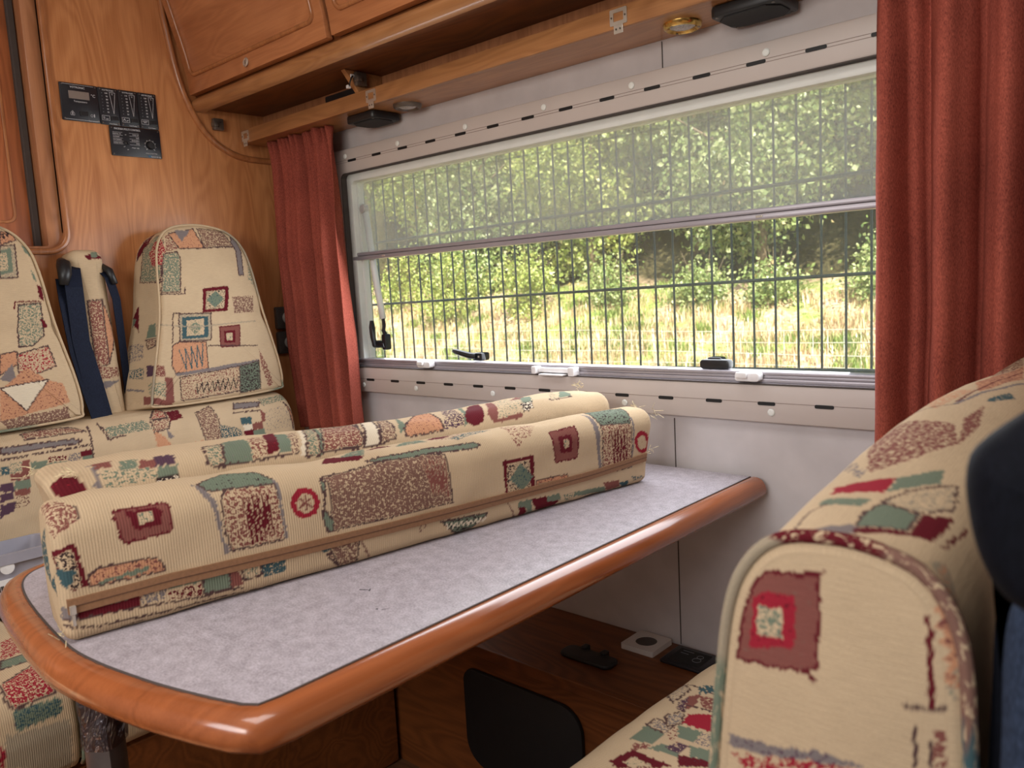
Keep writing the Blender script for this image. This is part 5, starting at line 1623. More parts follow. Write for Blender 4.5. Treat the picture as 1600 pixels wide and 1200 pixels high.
('P','o',[(9.1957,0.0816),(9.2493,0.1215),(9.286,0.0914),(9.3146,0.0814),(9.3227,0.0399),(9.1886,0.0186)],0.3,'r'),
('P','w',[(9.1963,0.0862),(9.2872,0.0933),(9.2387,0.0333)],0,None,'k'),
('P','c',[(9.1887,0.0205),(9.3203,0.0307),(9.3207,-0.0022),(9.2102,-0.0087)],0.66,'b'),
('P','m',[(9.2914,0.222),(9.3,0.2166),(9.3048,0.2024),(9.2961,0.2025)])],
'MB': [
('P','m',[(9.4207,0.376),(9.4403,0.3845),(9.4614,0.3756),(9.4645,0.3714),(9.4309,0.3676)]),
('P','g',[(9.4354,0.3844),(9.4541,0.3891),(9.4479,0.3725),(9.4353,0.3727)]),
('P','c',[(9.4119,0.2739),(9.4445,0.2756),(9.4387,0.1281),(9.4093,0.1218),(9.4112,0.2333)],0.62,'r','k'),
('P','o',[(9.444,0.273),(9.4642,0.2026),(9.4676,0.2),(9.4387,0.1281)],0.2,'r','k'),
('P','c',[(9.4098,0.1266),(9.465,0.1171),(9.4638,0.0983),(9.4078,0.0936)],0.55,'r'),
('P','y',[(9.4093,0.0894),(9.4558,0.0876),(9.4256,0.0721)]),
('P','R',[(9.4072,0.072),(9.4154,0.0596),(9.4123,0.0447),(9.4041,0.0399)]),
('P','g',[(9.4558,0.0876),(9.4552,0.0328)],0.45,'c'),
('Z','n',0.0012,[(9.4144,0.0136),(9.4651,0.0117),(9.4466,-0.0067),(9.4303,-0.0064)],10)],
'NB': [
('P','r',[(11.8126,0.8738),(11.8204,0.8826),(11.8496,0.8874),(11.8505,0.8603),(11.8487,0.8338),(11.8403,0.8308),(11.8017,0.8262),(11.8052,0.8524)],0.15,'b','m'),
('P','R',[(11.8126,0.8673),(11.8187,0.871),(11.8374,0.8732),(11.8371,0.8436),(11.8099,0.8356),(11.8113,0.8551)],0.2,'m'),
('P','c',[(11.8151,0.8616),(11.8297,0.8645),(11.8297,0.847),(11.814,0.8445)],0.5,'g'),
('L','m',[(11.8403,0.8309),(11.8487,0.8287)],0.0014),
('L','m',[(11.8347,0.8838),(11.8524,0.889)],0.0012),
('P','l',[(0.0184,0.595),(0.0304,0.5866),(0.0154,0.5698),(0.0035,0.5502),(0.0009,0.5244),(0.0001,0.5525)],0.4,'o'),
('P','o',[(0.0009,0.5776),(0.0149,0.5701),(0.0025,0.5458),(0.0001,0.5345),(0.0001,0.5465)],0.4,'r'),
('L','m',[(11.9037,0.8779),(11.905,0.8692),(11.9063,0.8304)],0.0017),
('L','k',[(11.8933,0.8275),(11.9065,0.8295),(11.912,0.8309)],0.0012),
('P','g',[(0.0001,0.533),(0.0013,0.5355),(0.001,0.5288)]),
('P','y',[(11.7956,0.7763),(11.8174,0.7803),(11.8529,0.7883),(11.8763,0.7885),(11.8527,0.7795),(11.7949,0.7688)],0.3,'p'),
('P','c',[(11.7957,0.7661),(11.8402,0.7796),(11.8742,0.7871),(11.8022,0.7577)],0.6,'R'),
('L','k',[(11.899,0.8173),(11.8989,0.7956)],0.0012),
('L','k',[(11.9056,0.8111),(11.9068,0.7983)],0.0012),
('P','c',[(11.9065,0.8185),(11.9125,0.8204),(11.9124,0.7996),(11.9072,0.7981)],0.62,'r'),
('P','y',[(0.0078,0.6642),(0.018,0.6508),(0.0275,0.6331),(0.0139,0.6328),(0.0051,0.6602)]),
('P','g',[(0.0441,0.6362),(0.0621,0.6315),(0.0622,0.6107),(0.038,0.6103),(0.024,0.6341)],0,None,'k'),
('P','m',[(0.0211,0.6355),(0.0365,0.6091),(0.0634,0.6087),(0.0784,0.5966),(0.0783,0.5937),(0.0405,0.5972),(0.0262,0.6175),(0.0139,0.6328)]),
('P','R',[(0.0873,0.6657),(0.1101,0.6346),(0.0812,0.6345),(0.0741,0.6646)],0.15,'m'),
('P','c',[(0.0651,0.6316),(0.0948,0.6222),(0.1277,0.6029),(0.0916,0.5967),(0.0646,0.6105)],0.45,'l','k'),
('P','g',[(0.1082,0.6343),(0.1446,0.6146),(0.1203,0.6105),(0.0839,0.6332)]),
('P','g',[(0.0652,0.667),(0.0679,0.6371),(0.0547,0.6407),(0.0545,0.6645)],0.2,'c'),
('L','k',[(0.0095,0.666),(0.0455,0.6687),(0.0573,0.6613)],0.001),
('L','m',[(0.0828,0.5849),(0.0421,0.592)],0.0012),
('P','c',[(0.207,0.6804),(0.2765,0.6762),(0.2586,0.63),(0.2074,0.6175),(0.1516,0.6355),(0.1172,0.6541)],0.6,'r'),
('P','o',[(0.5018,0.6616),(0.6908,0.6505),(0.5427,0.6253),(0.413,0.6407)],0.45,'r'),
('P','t',[(0.3725,0.6283),(0.4267,0.6179),(0.4026,0.6104),(0.3651,0.6237)],0.3,'c'),
('P','c',[(0.7451,0.6882),(0.7631,0.6629),(0.6908,0.6505),(0.5621,0.6596)],0.5,'m'),
('L','m',[(0.3549,0.6477),(0.4796,0.6436),(0.6143,0.6371)],0.0014),
('L','y',[(0.3424,0.6466),(0.3981,0.6385),(0.5021,0.619)],0.0025),
('P','c',[(0.1518,0.6854),(0.1729,0.6839),(0.1172,0.6541),(0.102,0.6556)],0.5,'y'),
('P','r',[(0.2074,0.6175),(0.2775,0.6274),(0.341,0.6241),(0.2676,0.6148)],0.35,'c'),
('P','o',[(0.3667,0.6762),(0.4437,0.6662),(0.4235,0.6465),(0.3219,0.6582)],0.5,'c'),
('L','k',[(0.2885,0.6777),(0.3214,0.6767),(0.3424,0.6449)],0.0012),
('P','r',[(0.0049,0.6601),(0.0109,0.6481),(0.0063,0.6466),(0.0033,0.6586)],0.4,'c')],
'NS': [
('P','R',[(0.5145,0.819),(0.5299,0.7925),(0.4905,0.7726),(0.4894,0.8129)]),
('P','g',[(0.483,0.8134),(0.4854,0.7826),(0.4569,0.7803),(0.4574,0.8111)]),
('P','g',[(0.4489,0.7794),(0.454,0.7572),(0.4335,0.7439),(0.4279,0.7668)]),
('P','m',[(0.4226,0.782),(0.4335,0.7439),(0.4206,0.7407),(0.4033,0.768)],0.2,'p'),
('P','r',[(0.5558,0.8426),(0.5714,0.8326),(0.5381,0.8222),(0.5202,0.8265)]),
('P','p',[(0.5356,0.8448),(0.5558,0.8426),(0.5202,0.8265),(0.5153,0.8354)],0.4,'c'),
('P','c',[(0.5617,0.8813),(0.6012,0.8819),(0.5748,0.8506),(0.528,0.8501)],0.4,'y','k'),
('L','k',[(0.593,0.8786),(0.5802,0.8192)],0.001),
('L','k',[(0.5345,0.8303),(0.5374,0.7951)],0.001),
('Z','t',0.001,[(0.587,0.8444),(0.6036,0.8317),(0.5871,0.8221),(0.5696,0.8346)],7),
('P','g',[(0.4215,0.8442),(0.4598,0.8456),(0.4543,0.8162),(0.4264,0.8172)]),
('P','c',[(0.4619,0.8474),(0.4808,0.845),(0.4797,0.8182),(0.4542,0.8141)],0.5,'y','k'),
('P','g',[(0.4157,0.816),(0.4344,0.8068),(0.4315,0.7847),(0.4183,0.7772)]),
('P','m',[(0.368,0.8373),(0.402,0.8297),(0.3996,0.775),(0.3861,0.7874),(0.3597,0.8234)]),
('P','c',[(0.3735,0.8239),(0.3913,0.8196),(0.3868,0.7934),(0.3713,0.8082)],0.3,'g'),
('P','r',[(0.5672,0.8319),(0.5696,0.8135),(0.5388,0.7975),(0.5412,0.8145)],0.3,'c'),
('P','c',[(0.4957,0.8396),(0.5191,0.8264),(0.4887,0.8139),(0.4709,0.825)],0.5,'y','k'),
('P','p',[(0.4292,0.8001),(0.446,0.795),(0.4471,0.7799),(0.4236,0.7795)],0.3,'c'),
('P','c',[(0.4549,0.78),(0.4835,0.7823),(0.4879,0.7699),(0.4592,0.7572)],0.45,'y'),
('P','c',[(0.4535,0.8154),(0.4784,0.8167),(0.4777,0.8112),(0.4361,0.7874)],0.4,'r'),
('P','r',[(0.4155,0.8351),(0.4255,0.8167),(0.4152,0.8166),(0.4027,0.8294)],0.3,'c')],
'S2': [
('P','c',[(0.0387,0.4395),(0.0104,0.4249),(0.0243,0.5201),(0.0627,0.5241)],0.55,'R'),
('P','g',[(0.0631,0.5273),(0.0176,0.5308),(0.0214,0.5652),(0.0729,0.5615)],0.15,'c','k'),
('P','c',[(0.0884,0.619),(0.031,0.5828),(0.02,0.6383),(0.0268,0.6682),(0.0848,0.6712),(0.0918,0.6534)],0.6,'R','k'),
('P','g',[(0.0855,0.6722),(0.0214,0.6774),(0.0236,0.7022),(0.0882,0.705)],0.45,'t'),
('P','l',[(0.1027,0.7048),(0.0143,0.7163),(0.0166,0.8065),(0.1058,0.752)]),
('P','R',[(0.1114,0.7172),(0.1058,0.7235),(0.1088,0.7511),(0.1152,0.7479)],0.3,'m')],
'S1': [
('P','c',[(0.6468,0.6857),(0.6468,0.7508),(0.6432,0.8532)],0.55,'r'),
('P','g',[(0.6468,0.6907),(0.6373,0.6888),(0.637,0.7083),(0.6468,0.7208)]),
('P','p',[(0.6468,0.7608),(0.6365,0.7475),(0.637,0.759),(0.6468,0.7808)]),
('P','g',[(0.6468,0.7808),(0.6363,0.7628),(0.6369,0.7888),(0.6449,0.8375)],0.45,'n')],
}
SEEN = {
'A': [(0,0),(0,1),(0,2),(0,3),(0,4),(0,5),(0,6),(0,7),(1,1),(1,2),(1,3),(1,4),(1,5),(1,6),(2,1),(2,2),(2,3),(2,4),(2,5),(2,6),(3,1),(3,2),(3,3),(3,4),(3,5),(3,6),(4,1),(4,2),(4,3),(4,4),(4,5),(4,6),(5,1),(5,2),(5,3),(5,4),(5,5),(5,6),(6,1),(6,2),(6,3),(6,4),(6,5),(6,6),(7,1),(7,2),(7,3),(7,4),(7,5),(7,6),(8,1),(8,2),(8,3),(8,4),(8,5),(8,6),(9,1),(9,2),(9,3),(9,4),(9,5),(9,6),(10,1),(10,2),(10,3),(10,4),(10,5),(10,6),(11,1),(11,2),(11,3),(11,4),(11,5),(11,6),(12,1),(12,2),(12,3),(12,4),(12,5),(12,6),(13,1),(13,2),(13,3),(13,4),(13,5),(13,6),(14,1),(14,2),(14,3),(14,4),(14,5),(14,6),(15,1),(15,2),(15,3),(15,4),(15,5),(15,6),(16,1),(16,2),(16,3),(16,4),(16,5),(16,6),(17,1),(17,2),(17,3),(17,4),(17,5),(17,6),(18,1),(18,2),(18,3),(18,4),(18,5),(18,6),(19,1),(19,2),(19,3),(19,4),(19,5),(19,6),(20,1),(20,2),(20,3),(20,4),(20,5),(20,6),(21,1),(21,2),(21,3),(21,4),(21,5),(21,6),(22,1),(22,2),(22,3),(22,4),(22,5),(22,6),(248,0),(248,1),(248,2),(248,3),(249,0),(249,1),(249,2),(249,3)],
'B': [(0,6),(0,7),(0,8),(1,6),(1,7),(1,8),(2,6),(2,7),(2,8),(3,6),(3,7),(3,8),(4,6),(4,7),(4,8),(5,6),(5,7),(5,8),(6,6),(6,7),(6,8),(7,6),(7,7),(7,8),(8,6),(8,7),(8,8),(9,6),(9,7),(9,8),(10,6),(10,7),(10,8),(11,6),(11,7),(11,8),(12,6),(12,7),(12,8),(13,6),(13,7),(13,8),(14,6),(14,7),(14,8),(15,6),(15,7),(15,8),(16,6),(16,7),(16,8),(17,6),(17,7),(17,8),(18,6),(18,7),(18,8),(19,6),(19,7),(19,8),(20,6),(20,7),(20,8),(21,6),(21,7),(21,8),(245,2),(245,3),(246,3),(247,3)],
'BO': [(0,3),(0,4),(0,5),(0,6),(1,3),(1,4),(1,5),(1,6),(2,3),(2,4),(2,5),(2,6),(3,3),(3,4),(3,5),(3,6),(4,3),(4,4),(4,5),(4,6),(5,3),(5,4),(5,5),(5,6),(6,3),(6,4),(6,5),(6,6),(7,3),(7,4),(7,5),(7,6),(8,3),(8,4),(8,5),(8,6),(9,2),(9,3),(9,4),(9,5),(9,6),(10,2),(10,3),(10,4),(10,5),(10,6),(11,2),(11,3),(11,4),(11,5),(11,6),(12,2),(12,3),(12,4),(12,5),(12,6),(13,3),(13,4),(13,5),(13,6),(14,3),(14,4),(14,5),(15,3),(15,4),(15,5),(15,6),(15,7),(15,8),(16,3),(16,4),(16,5),(16,6),(16,7),(16,8),(16,9),(17,3),(17,4),(17,5),(17,6),(17,7),(17,8),(17,9),(18,7),(18,8),(18,9)],
'H': [(2,23),(2,24),(2,25),(2,26),(2,27),(2,28),(2,29),(2,32),(235,0),(235,1),(235,2),(236,-1),(236,0),(236,1),(236,2),(236,3),(236,4),(236,5),(236,6),(236,7),(236,8),(237,-1),(237,0),(237,1),(237,2),(237,3),(237,4),(237,5),(237,6),(237,7),(237,8),(237,9),(237,10),(237,11),(238,-1),(238,0),(238,1),(238,2),(238,3),(238,4),(238,5),(238,6),(238,7),(238,8),(238,9),(238,10),(238,11),(238,12),(239,0),(239,1),(239,2),(239,3),(239,4),(239,5),(239,6),(239,7),(239,8),(239,9),(239,10),(239,11),(239,12),(240,0),(240,1),(240,2),(240,3),(240,4),(240,5),(240,6),(240,7),(240,8),(240,9),(240,10),(241,0),(241,1),(241,2),(241,3),(241,4),(241,5),(241,6),(241,7),(241,8),(241,9),(241,10),(242,0),(242,1),(242,2),(242,3),(242,4),(242,5),(242,6),(242,7),(242,8),(242,9),(242,10),(243,0),(243,1),(243,2),(243,3),(243,4),(243,5),(243,6),(243,7),(243,8),(243,9),(243,10),(244,0),(244,1),(244,2),(244,3),(244,4),(244,5),(244,6),(244,7),(244,8),(244,9),(245,0),(245,1),(245,2),(245,3),(245,4),(245,5),(245,6),(245,7),(246,0),(246,1)],
'HL': [(228,0),(228,1),(229,0),(229,1),(229,2),(229,3),(229,4),(229,5),(229,6),(229,7),(229,8),(230,0),(230,1),(230,2),(230,3),(230,4),(230,5),(230,6),(230,7),(230,8),(230,9),(230,10),(231,0),(231,1),(231,2),(231,3),(231,4),(231,5),(231,6),(231,7),(231,8),(231,9),(231,10),(232,0),(232,1),(232,2),(232,3),(232,4),(232,5),(232,6),(232,7),(232,8),(232,9),(233,0),(233,1),(233,2),(233,3),(233,4),(233,5)],
'MB': [(1,13),(1,20),(233,0),(233,1),(233,2),(233,10),(234,0),(234,8),(234,9),(234,10),(235,0),(235,1),(235,2),(235,3),(235,4),(235,5),(235,6),(235,7),(235,8),(235,9),(235,10),(236,0),(236,1),(236,2),(236,3),(236,4),(236,5),(236,6),(236,7),(236,8),(236,9),(236,10)],
'NB': [(0,12),(0,13),(0,14),(0,15),(0,16),(0,17),(0,18),(0,19),(0,20),(1,12),(1,13),(1,14),(1,15),(1,16),(1,17),(2,13),(2,14),(2,15),(2,16),(2,17),(3,15),(3,16),(4,15),(4,16),(4,17),(5,15),(5,16),(6,15),(6,16),(6,17),(7,15),(7,16),(8,14),(8,15),(8,16),(8,17),(9,15),(9,16),(10,14),(10,15),(10,16),(11,14),(11,15),(11,16),(12,15),(12,16),(13,15),(13,16),(14,15),(14,16),(15,15),(15,16),(16,15),(16,16),(17,15),(17,16),(17,17),(18,16),(20,16),(294,19),(294,20),(295,18),(295,19),(295,20),(295,21),(295,22),(296,19),(296,20),(296,21),(296,22),(297,19),(297,20),(297,21),(297,22)],
'NS': [(7,20),(7,21),(7,22),(8,19),(8,20),(8,21),(8,22),(9,18),(9,19),(9,20),(9,21),(9,22),(10,18),(10,19),(10,20),(10,21),(10,22),(11,19),(11,20),(11,21),(11,22),(12,19),(12,20),(12,21),(12,22),(13,19),(13,20),(13,21),(13,22),(14,20),(14,21),(14,22),(15,20),(15,21),(15,22),(16,21),(16,22)],
'S1': [(13,19),(13,20),(14,19),(14,20),(16,6)],
'S2': [(0,7),(0,8),(0,9),(0,10),(0,11),(0,12),(0,13),(0,14),(0,16),(0,17),(0,18),(0,19),(0,20),(1,9),(1,10),(1,11),(1,12),(1,13),(1,14),(1,15),(1,16),(1,17),(1,18),(1,19),(1,20),(2,13),(2,14),(2,15),(2,16),(2,17),(2,18),(2,19),(3,16),(3,17),(3,18),(3,19)],
}

def patches(k):
    return PATCH.get(k, [])

# -- the two long cushions on the table
ex, ey = 0.1590, 0.98728
ND = (ey, -ex, 0)                                     # across the cushions, towards the camera side
DD = (ex, ey, 0)
def warp_a(co, ab, dd):
    t = np.clip(dd/0.88, 0, 1)
    h = np.clip(ab[:, 1]/0.14, 0, 1.2)
    k = (-0.016+0.040*t)*h**1.3
    co = co+k[:, None]*np.array(ND)
    b = 0.006*np.sin(np.clip(h, 0, 1)*math.pi)*np.sin(t*math.pi)
    co = co+(b*np.sign(ab[:, 0]+0.04))[:, None]*np.array(ND)
    co[:, 2] -= 0.012*t*h
    wr = np.exp(-((t-0.36)/0.05)**2)*0.007+np.exp(-((t-0.78)/0.03)**2)*0.004-np.exp(-((t-0.06)/0.03)**2)*0.004
    co[:, 2] -= wr*np.clip(h-0.6, 0, 1)*2
    return co
o_a = rrect(-0.080, 0.0, 0.0, 0.143, [0.012, 0.014, 0.034, 0.026], 8)
cushA = pillow('seat_cushion', o_a, 0.905, (1.1145, -1.026, 0.7008), ND, (0, 0, 1), DD, 0.014, 0.0019, M['fabric_u'], patches('A'), None, 0.0, 0.004, warp_a,
               random_cloth('A', 11, 0, .9, 0, .5), 1, 0.0012)
tag(cushA, 'long patterned box cushion with brown zip along its side, front one on the table', 'cushion')
def frame_pt(a, b, d, w=warp_a, O=(1.1145, -1.026, 0.7008)):
    co = np.array([O])+a*np.array(ND)+b*np.array((0, 0, 1))+d*np.array(DD)
    return tuple(w(co, np.array([[a, b]]), np.array([d]))[0])
zp = []
for i in range(60):
    t = i/59
    zp.append((0.006+0.888*t, 0.044-0.004*math.sin(t*math.pi)+0.006*max(0, (t-0.85)/0.15)-0.004*max(0, (0.12-t)/0.12)))
def tape(bm, half, proud, zc):
    L = []
    for d, b in zp:
        bulge = 0.006*math.sin(min(1, (b+zc)/0.14)*math.pi)*math.sin(d/0.88*math.pi)*0
        L.append([bm.verts.new(frame_pt(0.0012+proud+bulge, b+zc+q*half, d)) for q in (-1, 1)] + [bm.verts.new(frame_pt(-0.003, b+zc+q*half, d)) for q in (1, -1)])
    for a, b in zip(L, L[1:]):
        for q in range(4):
            bm.faces.new((a[q], a[(q+1) % 4], b[(q+1) % 4], b[q]))
    bm.faces.new(L[0][::-1])
    bm.faces.new(L[-1])
    bmesh.ops.recalc_face_normals(bm, faces=bm.faces)
    return bm
bm = tape(bmesh.new(), 0.0036, 0.0012, 0.0042)
tape(bm, 0.0036, 0.0012, -0.0040)
z = obj('zip', bm, M['zip'], cushA)
obj('zip_teeth', tape(bmesh.new(), 0.0006, 0.0016, 0.0001), M['zip_dark'], z)
bm = bmesh.new()
c = Vector(frame_pt(0.004, 0.036, 0.010))
bx(bm, c.x-0.002, c.x+0.002, c.y-0.003, c.y+0.003, c.z-0.004, c.z+0.006, 0.001)
bx(bm, c.x-0.0005, c.x+0.0015, c.y-0.0015, c.y+0.0015, c.z-0.016, c.z-0.004, 0.0005)
obj('zip_pull', bm, M['chrome'], z)

def warp_b(co, ab, dd):
    t = np.clip(dd/0.87, 0, 1)
    h = np.clip(ab[:, 1]/0.16, 0, 1.2)
    co = co+(0.022*(t-0.3)*h**1.3)[:, None]*np.array(ND)
    co = co+(-0.036*np.exp(-t/0.05)*h**2)[:, None]*np.array(DD)
    co[:, 2] += h*(0.004-0.014*t+0.004*np.sin(t*9))
    return co
o_b = rrect(-0.205, -0.092, 0.0, 0.158, [0.014, 0.014, 0.036, 0.036], 8)
cushB = pillow('seat_cushion', o_b, 0.875, (1.1145, -0.984, 0.7008), ND, (0, 0, 1), DD, 0.018, 0.0026, M['fabric_u'], patches('B'), None, 0.0, 0.006, warp_b,
               random_cloth('B', 12, 0, .9, 0, .6), 2, 0.0015)
tag(cushB, 'long patterned box cushion lying on the table behind the zipped one', 'cushion')
r_ = random.Random(5)
OB = (1.1145, -0.984, 0.7008)
bm = bmesh.new()                                      # frayed threads on the corners
def fray(bm, p, n, s):
    for _ in range(n):
        d = Vector((r_.uniform(-1, 1), r_.uniform(-1, 0.4), r_.uniform(-0.4, 1))).normalized()
        e = Vector((r_.uniform(-1, 1), r_.uniform(-1, 1), r_.uniform(-1, 1)))*0.4
        q = Vector(p)+Vector((r_.uniform(-1, 1), r_.uniform(-1, 1), r_.uniform(-1, 1)))*0.006
        L = r_.uniform(.4, 1)*s
        tube(bm, [q, q+d*L*0.5+e*L*0.2, q+d*L+e*L*0.6], 0.0004, 3)
    return bm
def frayed(o, pts, n, s):
    bm = bmesh.new()
    for p in pts:
        fray(bm, p, n, s)
    f = obj('frayed_thread', bm, M['zip_thread'], o)
    f['kind'] = 'stuff'
M['zip_thread'] = plain('thread', S(206, 190, 150), 0.9, 0, 0.2, 200)
frayed(cushA, [frame_pt(0.0, 0.135, 0.902), frame_pt(-0.05, 0.14, 0.905), frame_pt(0, 0.06, 0.905), frame_pt(-0.01, 0.01, 0.0)], 10, 0.013)
frayed(cushB, [frame_pt(-0.10, 0.165, 0.0, warp_b, OB), frame_pt(-0.095, 0.155, 0.02, warp_b, OB), frame_pt(-0.15, 0.168, 0.84, warp_b, OB)], 14, 0.014)

# -- the bench behind the table
t = thing('bench_box', 'wooden base under the patterned bench by the partition', 'cabinet', (0.33, -0.7, 0.0))
obj('carcass', box(0.003, 0.640, -1.48, -0.245, 0.0, 0.318), M['base_wood'], t)
obj('plinth', box(0.640, 0.646, -1.478, -0.245, 0.005, 0.312, 0.002), M['base_wood'], t)
seat_prof = [(0.320, 0.004), (0.320, 0.640)] + [(0.320+0.04-0.04*math.cos(a)*1, 0.640+0.032*math.sin(a)) for a in (0.5, 1.0, 1.5708)] + \
            [(0.40, 0.676), (0.43, 0.672)] + [(0.43+0.055*math.sin(a), 0.617+0.055*math.cos(a)) for a in (0.3, 0.6, 0.9, 1.2, 1.5)] + [(0.487, 0.50), (0.484, 0.30), (0.480, 0.004)]
ZU, XU, YD = (0, 0, 1), (1, 0, 0), (0, -1, 0)
s1 = pillow('bench_seat_cushion', seat_prof, 0.640, (0, -0.245, 0), ZU, XU, YD, 0.012, 0.005, M['fabric_u'], patches('S1'), None, 0.0, 0.0, None, random_cloth('S1', 21, 0, .7, 0, 1.7, .07), 3)
tag(s1, 'patterned bench seat cushion under the table by the window', 'cushion')
s2 = pillow('bench_seat_cushion', seat_prof, 0.590, (0, -0.888, 0), ZU, XU, YD, 0.012, 0.0035, M['fabric_u'], patches('S2'), None, 0.0, 0.0, None, random_cloth('S2', 22, 0, .62, 0, 1.7, .07), 4)
tag(s2, 'patterned bench seat cushion carrying the grey crate at lower left', 'cushion')
pp = [(x, -0.8865, z) for z, x in seat_prof[2:15]]
piping('seam_piping', pp, 0.0035, M['fabric_u'], s2, 31)

bol = [(0.487, 0.004), (0.487, 0.180)] + [(0.50, 0.200), (0.56, 0.212), (0.64, 0.214), (0.70, 0.208)] + \
      [(0.735+0.075*math.sin(a), 0.128+0.075*math.cos(a)) for a in (0.15, 0.4, 0.65, 0.9, 1.15, 1.4)] + [(0.812, 0.10), (0.806, 0.05), (0.800, 0.004)]
bo = pillow('back_bolster', bol, 1.30, (0, -0.150, 0), ZU, XU, YD, 0.030, 0.0028, M['fabric_u'], patches('BO'), None, 0.0, 0.004, None, random_cloth('BO', 23, 0, 1.3, 0, .9, .065), 5, 0.0012)
tag(bo, 'long patterned lower back cushion running along the bench beneath the headrests', 'cushion')

def smooth_closed(p, n):
    out = []
    m = len(p)
    for i in range(m):
        p0, p1, p2, p3 = (np.array(p[(i+k) % m]) for k in (-1, 0, 1, 2))
        for k in range(n):
            t = k/n
            out.append(tuple(0.5*((2*p1)+(-p0+p2)*t+(2*p0-5*p1+4*p2-p3)*t*t+(-p0+3*p1-3*p2+p3)*t**3)))
    return out
hr = [(-0.492, 0.0), (-0.35, -0.003), (-0.18, 0.002), (-0.160, 0.018), (-0.163, 0.08), (-0.188, 0.21), (-0.200, 0.32), (-0.214, 0.375), (-0.246, 0.412), (-0.30, 0.429),
      (-0.36, 0.430), (-0.406, 0.415), (-0.432, 0.378), (-0.444, 0.32), (-0.458, 0.21), (-0.492, 0.07), (-0.503, 0.018)]
hr = smooth_closed(hr, 5)
lean = Vector((-0.140, 0, 0.990)).normalized()
def headrest(dy, key, seed, label):
    def wp(co, ab, dd):
        y = ab[:, 1]
        co = co.copy()
        co[:, 0] += 0.010*np.exp(-((y-0.20)/0.02)**2)*-0.6*np.clip(1-dd/0.05, 0, 1)
        lf = np.clip((-0.33+dy-ab[:, 0])/0.13, 0, 1)
        co[:, 1] -= 0.030*lf*np.clip((dd-0.01)/0.07, 0, 1)*np.clip(1.25-y/0.43, 0, 1)
        co[:, 0] += 0.012*np.sin(np.clip((y-0.0)/0.43, 0, 1)*math.pi)*np.clip(1-dd/0.05, 0, 1)
        return co
    o = pillow('headrest', [(a+dy, b) for a, b in hr], 0.106, (0.168, 0, 0.816), (0, 1, 0), tuple(lean), tuple(Vector((0, 1, 0)).cross(lean)*-1), 0.016, 0.0022, M['fabric_v'], patches(key), None, 0.20, 0.010, wp,
               random_cloth(key, seed, 9.0, 10.4, -.1, .6), seed, 0.001)
    tag(o, label, 'cushion')
    n = Vector((0, 1, 0)).cross(lean)
    P = np.array([(a+dy, b) for a, b in hr])
    c = P.mean(0)
    pts = []
    for a, b in P:
        q = c+(np.array((a, b))-c)*0.992
        y = b
        pts.append(Vector((0.168, 0, 0.816))+Vector((0, 1, 0))*q[0]+lean*q[1]-n*0.004+Vector((0.012*math.sin(min(1, max(0, y/0.43))*math.pi), 0, 0))*0.9)
    piping('piping', pts, 0.0028, M['fabric_v'], o, seed+3, True, 'cccgclc')
    return o
hrR = headrest(0.0, 'H', 41, 'tall tapered patterned headrest with small square motifs beside the left curtain')
hrL = headrest(-0.492, 'HL', 42, 'tall tapered patterned headrest at the left edge, beside the seat belt')
mid = rrect(-0.612, -0.536, 0.0, 0.392, [0.01, 0.01, 0.022, 0.022], 6)
mb = pillow('narrow_bolster', mid, 0.075, (0.108, 0, 0.796), (0, 1, 0), (-0.10, 0, 0.995), (-0.995, 0, -0.10), 0.018, 0.0026, M['fabric_v'], patches('MB'), None, 0.2, 0.006, None,
            random_cloth('MB', 43, 9.3, 9.6, -.05, .5), 43, 0.0012)
tag(mb, 'narrow upright patterned bolster standing between the two headrests', 'cushion')
# seat belts that hang beside the narrow bolster
def belt_strip(bm, pts, w, axis=(0, 1, 0), th=0.0016):
    ax = Vector(axis)
    L = []
    for i, p in enumerate(pts):
        p = Vector(p)
        ww = w[i] if isinstance(w, (list, tuple)) else w
        n = Vector((1, 0, 0))
        L.append([bm.verts.new(p+ax*ww/2+n*th), bm.verts.new(p-ax*ww/2+n*th), bm.verts.new(p-ax*ww/2-n*th), bm.verts.new(p+ax*ww/2-n*th)])
    for a, b in zip(L, L[1:]):
        for q in range(4):
            bm.faces.new((a[q], a[(q+1) % 4], b[(q+1) % 4], b[q]))
    bm.faces.new(L[0][::-1])
    bm.faces.new(L[-1])
    bmesh.ops.recalc_face_normals(bm, faces=bm.faces)
    return bm
t = thing('seat_belt', 'navy seat belt hanging left of the narrow bolster', 'seat belt', (0.09, -0.62, 0.79))
bm = belt_strip(bmesh.new(), [(0.060, -0.600, 1.150), (0.085, -0.612, 1.140), (0.104, -0.620, 1.10), (0.108, -0.620, 0.98), (0.118, -0.608, 0.88), (0.126, -0.600, 0.800)], [0.030, 0.036, 0.040, 0.040, 0.046, 0.050], (-0.25, 1, 0))
obj('webbing', bm, M['belt'], t)
bm = belt_strip(bmesh.new(), [(0.085, -0.640, 1.12), (0.104, -0.642, 1.07), (0.112, -0.634, 0.96), (0.122, -0.615, 0.86), (0.132, -0.606, 0.802)], [0.020, 0.026, 0.030, 0.040, 0.040], (-0.3, 1, 0))
obj('webbing', bm, M['belt'], t)
bm = tube(bmesh.new(), [(0.070, -0.628, 1.158), (0.088, -0.630, 1.150), (0.100, -0.634, 1.130), (0.104, -0.640, 1.105)], [0.010, 0.015, 0.014, 0.009], 10)
obj('belt_guide', bm, M['black_plastic'], t, True)
t = thing('seat_belt', 'navy seat belt hanging right of the narrow bolster', 'seat belt', (0.09, -0.53, 0.79))
